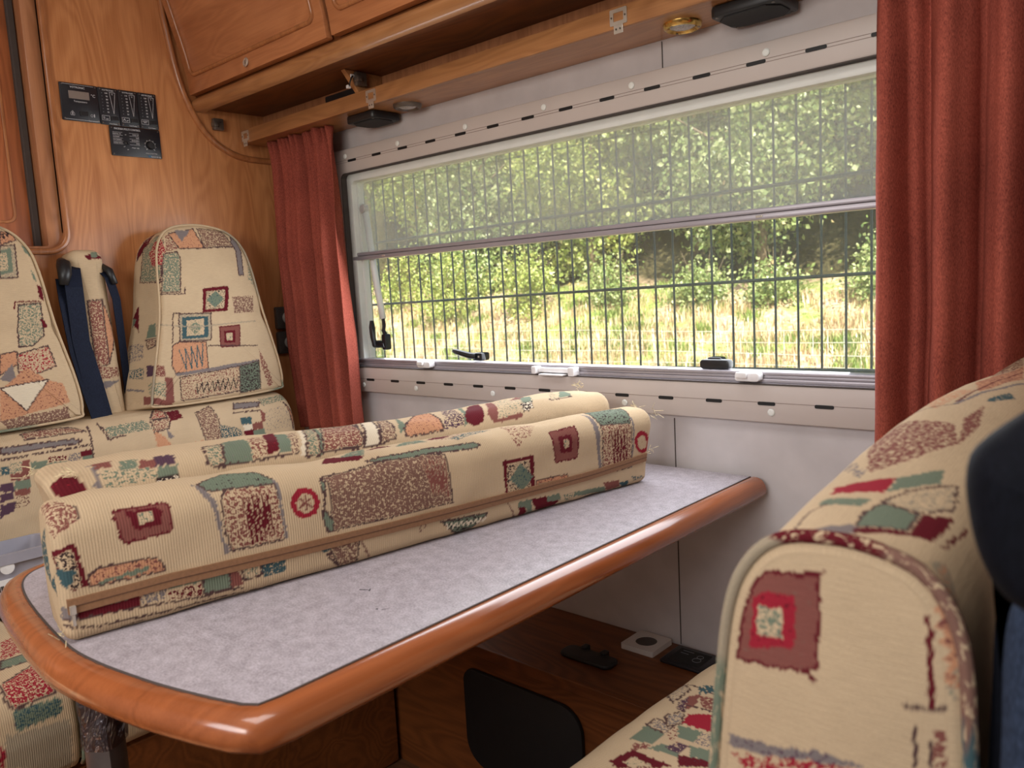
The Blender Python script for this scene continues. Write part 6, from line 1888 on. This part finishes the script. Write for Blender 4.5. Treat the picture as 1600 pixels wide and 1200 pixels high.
bm = belt_strip(bmesh.new(), [(0.060, -0.546, 1.142), (0.080, -0.534, 1.120), (0.090, -0.527, 1.07), (0.086, -0.523, 0.96), (0.078, -0.519, 0.86), (0.070, -0.516, 0.80)], [0.022, 0.022, 0.020, 0.018, 0.018, 0.018], (-0.3, 1, 0))
obj('webbing', bm, M['belt'], t)
bm = tube(bmesh.new(), [(0.055, -0.541, 1.150), (0.078, -0.531, 1.135), (0.089, -0.526, 1.105)], [0.007, 0.009, 0.007], 8)
obj('belt_guide', bm, M['black_plastic'], t, True)

# -- grey storage crate on the bench
t = thing('storage_crate', 'grey plastic storage crate standing on the bench seat at far left', 'crate', (0.21, -0.98, 0.49))
def crate_ring(x0, x1, y0, y1, r, z):
    return [(x, y, z) for x, y in rrect(x0, x1, y0, y1, r, 5)]
lev = [crate_ring(0.232, 0.305, -1.20, -0.80, 0.018, 0.4885), crate_ring(0.222, 0.315, -1.21, -0.79, 0.018, 0.57), crate_ring(0.220, 0.318, -1.213, -0.787, 0.018, 0.576)]
x0, x1 = 0.222, 0.322
lev = [crate_ring(0.226, 0.312, -1.20, -0.800, 0.016, 0.4885), crate_ring(0.2205, 0.318, -1.21, -0.79, 0.016, 0.586),
       crate_ring(0.2185, 0.330, -1.218, -0.780, 0.018, 0.586), crate_ring(0.2185, 0.332, -1.219, -0.779, 0.018, 0.606),
       crate_ring(0.2220, 0.324, -1.212, -0.787, 0.016, 0.606), crate_ring(0.2240, 0.316, -1.207, -0.793, 0.014, 0.590), crate_ring(0.2290, 0.310, -1.197, -0.803, 0.014, 0.494)]
bm = bmesh.new()
V = [[bm.verts.new(p) for p in L] for L in lev]
for a, b in zip(V, V[1:]):
    for k in range(len(a)):
        bm.faces.new((a[k], a[(k+1) % len(a)], b[(k+1) % len(a)], b[k]))
bm.faces.new(V[0][::-1])
bm.faces.new(V[-1])
obj('tub', bm, M['crate'], t, False, 30)
obj('label_sticker', box(0.3158, 0.3170, -0.905, -0.846, 0.530, 0.556), M['label_white'], t)
bm = bmesh.new()
for k in range(7):
    bx(bm, 0.3168, 0.3174, -0.900+0.0032*k, -0.8985+0.0032*k+0.0006*(k % 3), 0.534, 0.545)
bx(bm, 0.3168, 0.3174, -0.872, -0.850, 0.548, 0.5495)
bx(bm, 0.3168, 0.3174, -0.872, -0.856, 0.543, 0.5445)
obj('label_print', bm, M['black_matte'], t)
bm = lathe(bmesh.new(), [(0.012, 0), (0.012, 0.003), (0.004, 0.004)], (0.3245, -0.872, 0.580), 'x', 16)
obj('handle_boss', bm, M['label_white'], t)

# -- near bench: seat, backrest with piped end panel, garments
t = thing('bench_box', 'wooden base of the near bench at lower right', 'cabinet', (1.7, -0.5, 0.0))
obj('carcass', box(1.47, 1.93, -0.95, -0.246, 0.0, 0.345), M['base_wood'], t)
ns = rrect(1.432, 1.815, 0.352, 0.483, [0.03, 0.02, 0.03, 0.045], 8)
def warp_ns(co, ab, dd):
    t = np.clip(dd/0.7, 0, 1)
    co = co.copy()
    k = np.clip((1.62-ab[:, 0])/0.19, 0, 1)
    co[:, 0] -= k*(0.010*np.sin(t*math.pi)-0.012*(1-t)*0)
    co[:, 2] += 0.008*np.sin(t*math.pi)*np.sin(np.clip((ab[:, 0]-1.43)/0.38, 0, 1)*math.pi)
    return co
nsx = pillow('bench_seat_cushion', ns, 0.695, (0, -0.945, 0), (1, 0, 0), (0, 0, 1), (0, 1, 0), 0.020, 0.0026, M['fabric_u'], patches('NS'), None, 0.0, 0.0, warp_ns,
             random_cloth('NS', 51, 0, .7, 0, 1.1), 51, 0.001)
tag(nsx, 'patterned seat cushion of the near bench below its backrest', 'cushion')
YC = -0.880
nb = [(1.745, 0.487), (1.915, 0.487), (1.925, 0.60), (1.9235, 0.74), (1.9225, 0.82), (1.918, 0.868), (1.9035, 0.895), (1.880, 0.9055), (1.853, 0.9075), (1.826, 0.902), (1.807, 0.884), (1.7955, 0.855), (1.788, 0.80), (1.778, 0.70), (1.762, 0.58)]
nbs = smooth_closed(nb, 5)
def warp_nb(co, ab, dd):
    co = co.copy()
    t = np.clip(dd/0.86, 0, 1)
    k = np.clip((ab[:, 1]-0.6)/0.28, 0, 1)
    co[:, 0] -= 0.022*np.sin(np.clip(t*1.35, 0, 1)*math.pi*0.5)*k
    sm = np.clip((dd-0.62)/0.22, 0, 1)
    co[:, 2] += 0.018*sm*sm*(3-2*sm)*k
    co[:, 2] += 0.016*np.sin(np.clip(t/0.85, 0, 1)*math.pi)*k
    co[:, 2] += 0.010*np.sin(np.clip(t*1.2, 0, 1)*math.pi*0.5)*k
    return co
back = pillow('back_cushion', nbs, 0.855, (0, YC, 0), (1, 0, 0), (0, 0, 1), (0, 1, 0), 0.010, 0.0015, M['fabric_v'], patches('NB'), None, 0.0, 0.006, warp_nb,
              random_cloth('NB', 52, 0, .9, 0, 1.3), 52, 0.0006)
tag(back, 'large patterned near backrest with piped end panel at lower right', 'cushion')
pts = []
for a, b in nbs:
    p = warp_nb(np.array([[a, YC, b]]), np.array([[a, b]]), np.array([0.0]))[0]
    pts.append((p[0], p[1]+0.0035, p[2]))
piping('piping', pts, 0.0040, M['fabric_v'], back, 77, True, 'ltrgtlcrcbmc')

jk = [(1.9345, 0.967), (1.9358, 0.956), (1.9405, 0.937), (1.9480, 0.9225), (1.9600, 0.9140), (2.0, 0.885), (2.06, 0.865), (2.15, 0.88), (2.16, 0.95), (2.10, 1.0),
      (2.0, 1.004), (1.958, 0.993), (1.9465, 0.9865), (1.9365, 0.977)]
jk = smooth_closed(jk, 4)
g = pillow('jacket', jk, 0.085, (0, -0.965, 0), (1, 0, 0), (0, 0, 1), (0, 1, 0), 0.020, 0.004, M['jacket'], [], None, 0.0, 0.006, None, None, 61, 0.0015)
tag(g, 'dark navy jacket hung over the near backrest at the right edge', 'jacket')
dn = [(1.945, 0.40), (2.20, 0.40), (2.21, 0.60), (2.19, 0.78), (2.14, 0.87), (2.06, 0.90), (1.985, 0.905), (1.950, 0.90), (1.9385, 0.885), (1.9365, 0.82), (1.938, 0.70), (1.940, 0.55)]
dn = smooth_closed(dn, 4)
g = pillow('denim_garment', dn, 0.09, (0, -0.90, 0), (1, 0, 0), (0, 0, 1), (0, 1, 0), 0.02, 0.006, M['denim'], [], None, 0.0, 0.006, None, None, 62, 0.002)
tag(g, 'folded blue denim garment hanging below the navy jacket', 'clothing')
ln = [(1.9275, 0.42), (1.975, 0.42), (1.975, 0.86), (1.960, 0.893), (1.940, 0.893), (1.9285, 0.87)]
li = pillow('gap_shade_strip', smooth_closed(ln, 3), 0.06, (0, -0.866, 0), (1, 0, 0), (0, 0, 1), (0, 1, 0), 0.008, 0.006, M['jacket'], [], g, 0.0, 0.0, None, None, 63, 0.001)  # added dark strip in place of the shadow between denim and backrest
li['label'] = 'black strip standing in for the shadow between denim and seat back'
# ------------------------------------------------------------------ outside: mesh fence, stock fence, bank, trees
fence = thing('mesh_fence', 'dark green welded mesh fence close outside the window', 'fence', (0.9, 0.384, -0.45))
FY = 0.384
rot = math.radians(0.85)
def fz(x, z):
    return z+(x-1.46)*math.tan(rot)
bar_me = None
for k in range(-18, 43):
    x = 1.4134-0.05*k
    if bar_me is None:
        o = obj('bar', tube(bmesh.new(), [(-0.98*math.tan(rot)*0, 0, -0.43), (0, 0, 1.62)], 0.0026, 8), M['fence_green'], fence, True)
        bar_me = o.data
    else:
        o = link('bar', bar_me, None, fence)
    o.location = (x, FY, (x-1.46)*math.tan(rot))
rail_me = None
for k, z in enumerate((1.638, 1.437, 1.237, 1.038, 0.8415, 0.64, 0.44, 0.24, 0.04, -0.16, -0.36)):
    for dy in (-0.0062, 0.0062):
        if k and rail_me:
            o = link('rail', rail_me, None, fence)
        else:
            o = obj('rail', tube(bmesh.new(), [(-0.85, 0, fz(-0.85, 0)), (2.36, 0, fz(2.36, 0))], 0.0036, 8), M['fence_green'], fence, True)
            rail_me = o.data
        o.location = (0, FY+dy, z)
obj('post', box(2.34, 2.40, FY+0.012, FY+0.052, -0.5, 1.70, 0.003), M['fence_green'], fence)
obj('post', box(-0.90, -0.84, FY+0.012, FY+0.052, -0.5, 1.68, 0.003), M['fence_green'], fence)

def ground_z(x, y):
    t = np.clip((y-7.3)/6.2, 0, 1.6)
    z = -0.5+2.15*t*t*(3-2*np.clip(t, 0, 1))*0.5+0.55*t
    z = z+np.clip(y-13.2, 0, 12)*0.62
    z = z+0.10*np.sin(x*0.9+y*0.7)*np.clip((y-6.5)/2, 0, 1)+0.05*np.sin(x*2.3-y*1.9)*np.clip((y-6.5)/2, 0, 1)
    return z
gx, gy = np.meshgrid(np.linspace(-34, 12, 230), np.concatenate([np.linspace(0.06, 6, 30), np.linspace(6.1, 25, 150)]), indexing='ij')
gz = ground_z(gx, gy)
co = np.stack([gx.ravel(), gy.ravel(), gz.ravel()], 1)
ny = gx.shape[1]
i, j = np.meshgrid(np.arange(gx.shape[0]-1), np.arange(ny-1), indexing='ij')
a = (i*ny+j).ravel()
quads = np.stack([a, a+ny, a+ny+1, a+1], 1)
def ground_mat():
    t = NT('bank_soil')
    o = t.obj()
    n1 = t.noise(o, 0.9, 4, 0.6)
    n2 = t.noise(o, 14.0, 5, 0.7)
    c1 = t.ramp(n2, [(0.3, S(124, 100, 80)), (0.5, S(192, 164, 136)), (0.68, S(224, 204, 176))])
    c2 = t.ramp(n2, [(0.3, S(84, 100, 52)), (0.55, S(144, 160, 88)), (0.7, S(194, 198, 134))])
    f = t.ramp(n1, [(0.47, (0, 0, 0, 1)), (0.56, (1, 1, 1, 1))])
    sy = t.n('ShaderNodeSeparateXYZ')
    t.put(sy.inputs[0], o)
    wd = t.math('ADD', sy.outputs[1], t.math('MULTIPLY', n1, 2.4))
    wood_f = t.math('MULTIPLY', t.math('SUBTRACT', wd, 13.2), 1.2, True)     # leaf litter, with the shade under the trees put into its colour
    shaded_litter = t.ramp(n2, [(0.35, S(46, 42, 30)), (0.65, S(86, 80, 54))])
    return t.done(t.bsdf(t.mix(wood_f, t.mix(f, c1, c2), shaded_litter), 0.95, 0, t.bump(n2, 0.8, 0.05), 0.1))
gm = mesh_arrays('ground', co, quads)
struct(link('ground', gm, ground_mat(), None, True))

def leaf_mat(name, stops, transl=0.35):
    t = NT(name)
    a = t.n('ShaderNodeAttribute', attribute_name='tone')
    c = t.ramp(a.outputs['Fac'], stops)
    df = t.bsdf(c, 0.36, 0, None, 0.6)
    tr = t.n('ShaderNodeBsdfTranslucent')
    t.put(tr.inputs[0], t.mix(1.0, c, (1.0, 1.0, 0.62, 1), 'MULTIPLY'))
    mx = t.n('ShaderNodeMixShader')
    mx.inputs[0].default_value = transl
    t.put(mx.inputs[1], df)
    t.put(mx.inputs[2], tr)
    return t.done(mx)
LEAF = [(0.0, S(84, 104, 58)), (0.35, S(124, 146, 82)), (0.7, S(178, 192, 134)), (0.93, S(210, 214, 168)), (1.0, S(210, 168, 124))]
M['leaf'] = leaf_mat('leaf', LEAF)
M['leaf_yellow'] = leaf_mat('leaf_yellow', [(0.0, S(98, 114, 54)), (0.5, S(160, 176, 92)), (0.9, S(208, 212, 140)), (1.0, S(214, 186, 124))])
M['grass_dry'] = leaf_mat('grass_dry', [(0.0, S(150, 122, 92)), (0.5, S(206, 182, 144)), (0.85, S(230, 214, 178)), (1.0, S(160, 168, 112))], 0.25)
M['grass_green'] = leaf_mat('grass_green', [(0.0, S(80, 104, 46)), (0.5, S(132, 156, 74)), (1.0, S(176, 190, 112))], 0.3)
M['bark'] = plain('bark', S(120, 104, 86), 0.9, 0, 0.25, 22, 0.2, 0.6)

def leaf_cloud(name, centers, size, m, parent, seed):
    """leaves as small folded diamonds, every one of its own direction"""
    r = np.random.default_rng(seed)
    n = len(centers)
    d = r.normal(size=(n, 3))
    d[:, 2] -= 0.4
    d /= np.linalg.norm(d, axis=1)[:, None]
    h = r.normal(size=(n, 3))
    s = np.cross(d, h)
    s /= np.linalg.norm(s, axis=1)[:, None]
    up = np.cross(s, d)
    L = size*r.uniform(0.6, 1.25, n)[:, None]
    W = L*0.34
    p0 = centers
    p1 = centers+d*L*0.5+s*W+up*L*0.10
    p2 = centers+d*L
    p3 = centers+d*L*0.5-s*W+up*L*0.10
    co = np.stack([p0, p1, p2, p3], 1).reshape(-1, 3)
    k = np.arange(n)*4
    tris = np.concatenate([np.stack([k, k+1, k+2], 1), np.stack([k, k+2, k+3], 1)])
    me = mesh_arrays(name, co, np.zeros((0, 4), int), tris)
    tone = np.repeat(np.clip(r.beta(2.2, 2.0, n), 0, 1), 4)
    at = me.attributes.new('tone', 'FLOAT', 'POINT')
    at.data.foreach_set('value', tone.astype(np.float32))
    o = link(name, me, m, parent)
    o['kind'] = 'stuff'
    return o

def crown_points(r, blobs, n):
    """points in clumps: twigs spread through the blobs, leaves gathered round each twig"""
    out = []
    tot = sum(b[3]*b[4]*b[5] for b in blobs)
    for (x, y, z, rx, ry, rz) in blobs:
        k = int(n*rx*ry*rz/tot)
        nt = max(6, k//26)
        q = r.normal(size=(nt, 3))
        q /= np.linalg.norm(q, axis=1)[:, None]
        q *= (r.uniform(0.25, 1.0, nt)**0.45)[:, None]
        tw = q*np.array([rx, ry, rz])+np.array([x, y, z])
        idx = r.integers(0, nt, k)
        out.append(tw[idx]+r.normal(size=(k, 3))*np.array([0.16, 0.16, 0.13]))
    return np.concatenate(out)

def tree(name, label, x, y, h, spread, low, n, size, m, seed, trunk_r=0.07, cat='tree', lean_=0.0):
    r = np.random.default_rng(seed)
    z0 = float(ground_z(np.array(x), np.array(y)))
    t = thing(name, label, cat, (x, y, z0))
    top = z0+h
    pts = [(x, y, z0-0.05), (x+0.04+lean_*0.2, y, z0+h*0.25), (x-0.05+lean_*0.5, y+0.05, z0+h*0.5), (x+0.03+lean_, y, z0+h*0.85)]
    obj('trunk', tube(bmesh.new(), pts, [trunk_r, trunk_r*0.8, trunk_r*0.6, trunk_r*0.3], 8), M['bark'], t, True)
    bm = bmesh.new()
    for k in range(7):
        a = r.uniform(0, 2*math.pi)
        zb = z0+h*r.uniform(0.3, 0.7)
        l = spread*r.uniform(0.5, 0.9)
        tube(bm, [(x+lean_*0.4, y, zb), (x+l*0.5*math.cos(a), y+l*0.5*math.sin(a), zb+0.25), (x+l*math.cos(a), y+l*math.sin(a), zb+0.35+r.uniform(0, .5))], [trunk_r*0.4, trunk_r*0.3, trunk_r*0.12], 6)
    b = obj('branch', bm, M['bark'], t, True)
    b['kind'] = 'stuff'
    blobs = []
    for k in range(9):
        zz = z0+low+(h-low)*(k+0.5)/9
        f = math.sin(math.pi*min(1, (k+1.5)/10))**0.6
        for _ in range(2):
            a = r.uniform(0, 2*math.pi)
            d = spread*f*r.uniform(0.1, 0.7)
            blobs.append((x+d*math.cos(a), y+d*math.sin(a)*0.7, zz+r.uniform(-.2, .2), spread*r.uniform(.4, .65)*f, spread*r.uniform(.4, .6)*f, (h-low)*0.13))
    leaf_cloud('foliage', crown_points(r, blobs, n), size, m, t, seed)
    return t
spec = [(-14.6, 14.2, 6.2, 2.3, 0.2), (-12.2, 12.8, 5.8, 2.2, 0.2), (-10.2, 14.0, 6.4, 2.3, 0.3), (-8.2, 12.6, 5.6, 2.1, 0.3), (-6.4, 13.8, 6.0, 2.2, 0.8),
        (-4.4, 12.5, 5.6, 2.1, 0.9), (-2.6, 13.8, 6.0, 2.2, 0.8), (-0.8, 12.4, 5.6, 2.1, 0.7), (1.4, 13.6, 6.0, 2.2, 0.6)]
place = ['leftmost', 'second from left', 'third from left', 'fourth from left', 'middle', 'fourth from right', 'third from right', 'second from right', 'rightmost']
for k, (x, y, h, sp, low) in enumerate(spec):
    tree('bank_tree', 'leafy green tree on the bank outside, %s in the row' % place[k], x, y, h, sp, low, 24000, 0.115, M['leaf'] if k % 3 else M['leaf_yellow'], 100+k, 0.10)
bk = []
for k in range(7):                                     # dense trees behind the row
    x = -17+3.4*k
    tree('back_tree', 'dense shaded tree behind the bank row, %s from the left' % ['first', 'second', 'third', 'fourth', 'fifth', 'sixth', 'seventh'][k], x, 16.4+0.4*(k % 2), 7.0, 2.9, 0.1, 13000, 0.19, M['leaf'], 200+k, 0.12)
# low shrubs along the foot of the trees
shr = [(-12.8, 11.2, 1.3, .9), (-10.6, 10.6, 1.5, 1.0), (-8.6, 10.9, 1.2, .8), (-6.6, 10.9, .6, .5), (-4.9, 11.2, .5, .5), (-3.6, 11.3, .4, .4), (-1.9, 11.4, 0.9, .6)]
for k, (x, y, h, sp) in enumerate(shr):
    tree('shrub', 'low leafy shrub at the foot of the bank trees, %s from the left' % ['first', 'second', 'third', 'fourth', 'fifth', 'sixth', 'seventh'][k], x, y, h, sp, 0.05, 2600, 0.075, M['leaf_yellow'] if k < 3 else M['leaf'], 300+k, 0.02, 'shrub')

def blades(name, label, n, y0, y1, hmin, hmax, m, seed, clump, cat):
    r = np.random.default_rng(seed)
    nc = n//clump
    cx, cy = r.uniform(-16, 3, nc), y0+(y1-y0)*r.uniform(0, 1, nc)**1.5
    idx = r.integers(0, nc, n)
    x = cx[idx]+r.normal(0, .10, n)
    y = cy[idx]+r.normal(0, .10, n)
    z = ground_z(x, y)
    a = r.uniform(0, 2*math.pi, n)
    h = r.uniform(hmin, hmax, n)
    w = 0.007+0.004*r.uniform(size=n)
    bend = r.uniform(0.1, 0.75, n)*h
    dx, dy = np.cos(a), np.sin(a)
    b0 = np.stack([x-dy*w, y+dx*w, z-0.02], 1)
    b1 = np.stack([x+dy*w, y-dx*w, z-0.02], 1)
    m0 = np.stack([x-dy*w*.7+dx*bend*.35, y+dx*w*.7+dy*bend*.35, z+h*.6], 1)
    m1 = np.stack([x+dy*w*.7+dx*bend*.35, y-dx*w*.7+dy*bend*.35, z+h*.6], 1)
    tp = np.stack([x+dx*bend, y+dy*bend, z+h], 1)
    co = np.stack([b0, b1, m0, m1, tp], 1).reshape(-1, 3)
    k = np.arange(n)*5
    tris = np.concatenate([np.stack([k, k+1, k+3], 1), np.stack([k, k+3, k+2], 1), np.stack([k+2, k+3, k+4], 1)])
    me = mesh_arrays(name, co, np.zeros((0, 4), int), tris)
    at = me.attributes.new('tone', 'FLOAT', 'POINT')
    at.data.foreach_set('value', np.repeat(r.uniform(0, 1, n), 5).astype(np.float32))
    o = link(name, me, m)
    o['kind'] = 'stuff'
    return tag(o, label, cat)
blades('dry_grass', 'dry straw coloured grass covering the bank and verge', 34000, 7.6, 11.6, 0.06, 0.22, M['grass_dry'], 71, 30, 'grass')
blades('green_grass', 'fresh green grass tufts growing among the dry grass', 24000, 8.4, 12.0, 0.05, 0.17, M['grass_green'], 72, 170, 'grass')
# stock fence with thin pale wires and slanting stakes
M['stake'] = plain('stake', S(176, 160, 134), 0.8, 0, 0.1, 20)
t = thing('stock_fence', 'low stock fence of thin pale wires at the foot of the bank', 'fence', (-4, 6.4, -0.5))
for z in (0.475, 0.36, 0.24, 0.12, 0.0):
    obj('wire', tube(bmesh.new(), [(-14+0.8*k, 6.4+0.01*math.sin(k*2.1), z+0.012*math.sin(k*1.3+z*9)) for k in range(23)], 0.0040, 5), M['wire'], t, True)
bm = bmesh.new()
for k in range(112):
    x = -13.8+0.15*k
    tube(bm, [(x, 6.405, -0.1), (x+0.01*math.sin(k), 6.405, 0.47)], 0.0022, 4)
o = obj('stay_wire', bm, M['wire'], t, True)
o['kind'] = 'stuff'
for x, l in ((-9.4, 0.05), (-2.75, -0.12), (0.3, 0.05)):
    obj('stake', tube(bmesh.new(), [(x, 6.42, -0.6), (x+l, 6.42, 0.50)], 0.014, 8), M['stake'], t, True)
# tiny details too small to pick apart stay joined
for o in bpy.data.objects:
    if o.type == 'MESH' and o.parent is not None and o.name.split('.')[0] in ('screw', 'symbol', 'indicator', 'scale_mark', 'end_mark', 'emblem', 'contact', 'cover_groove', 'plastic_clip', 'label_print', 'crumb_mark', 'lettering', 'number'):
        o['kind'] = 'stuff'
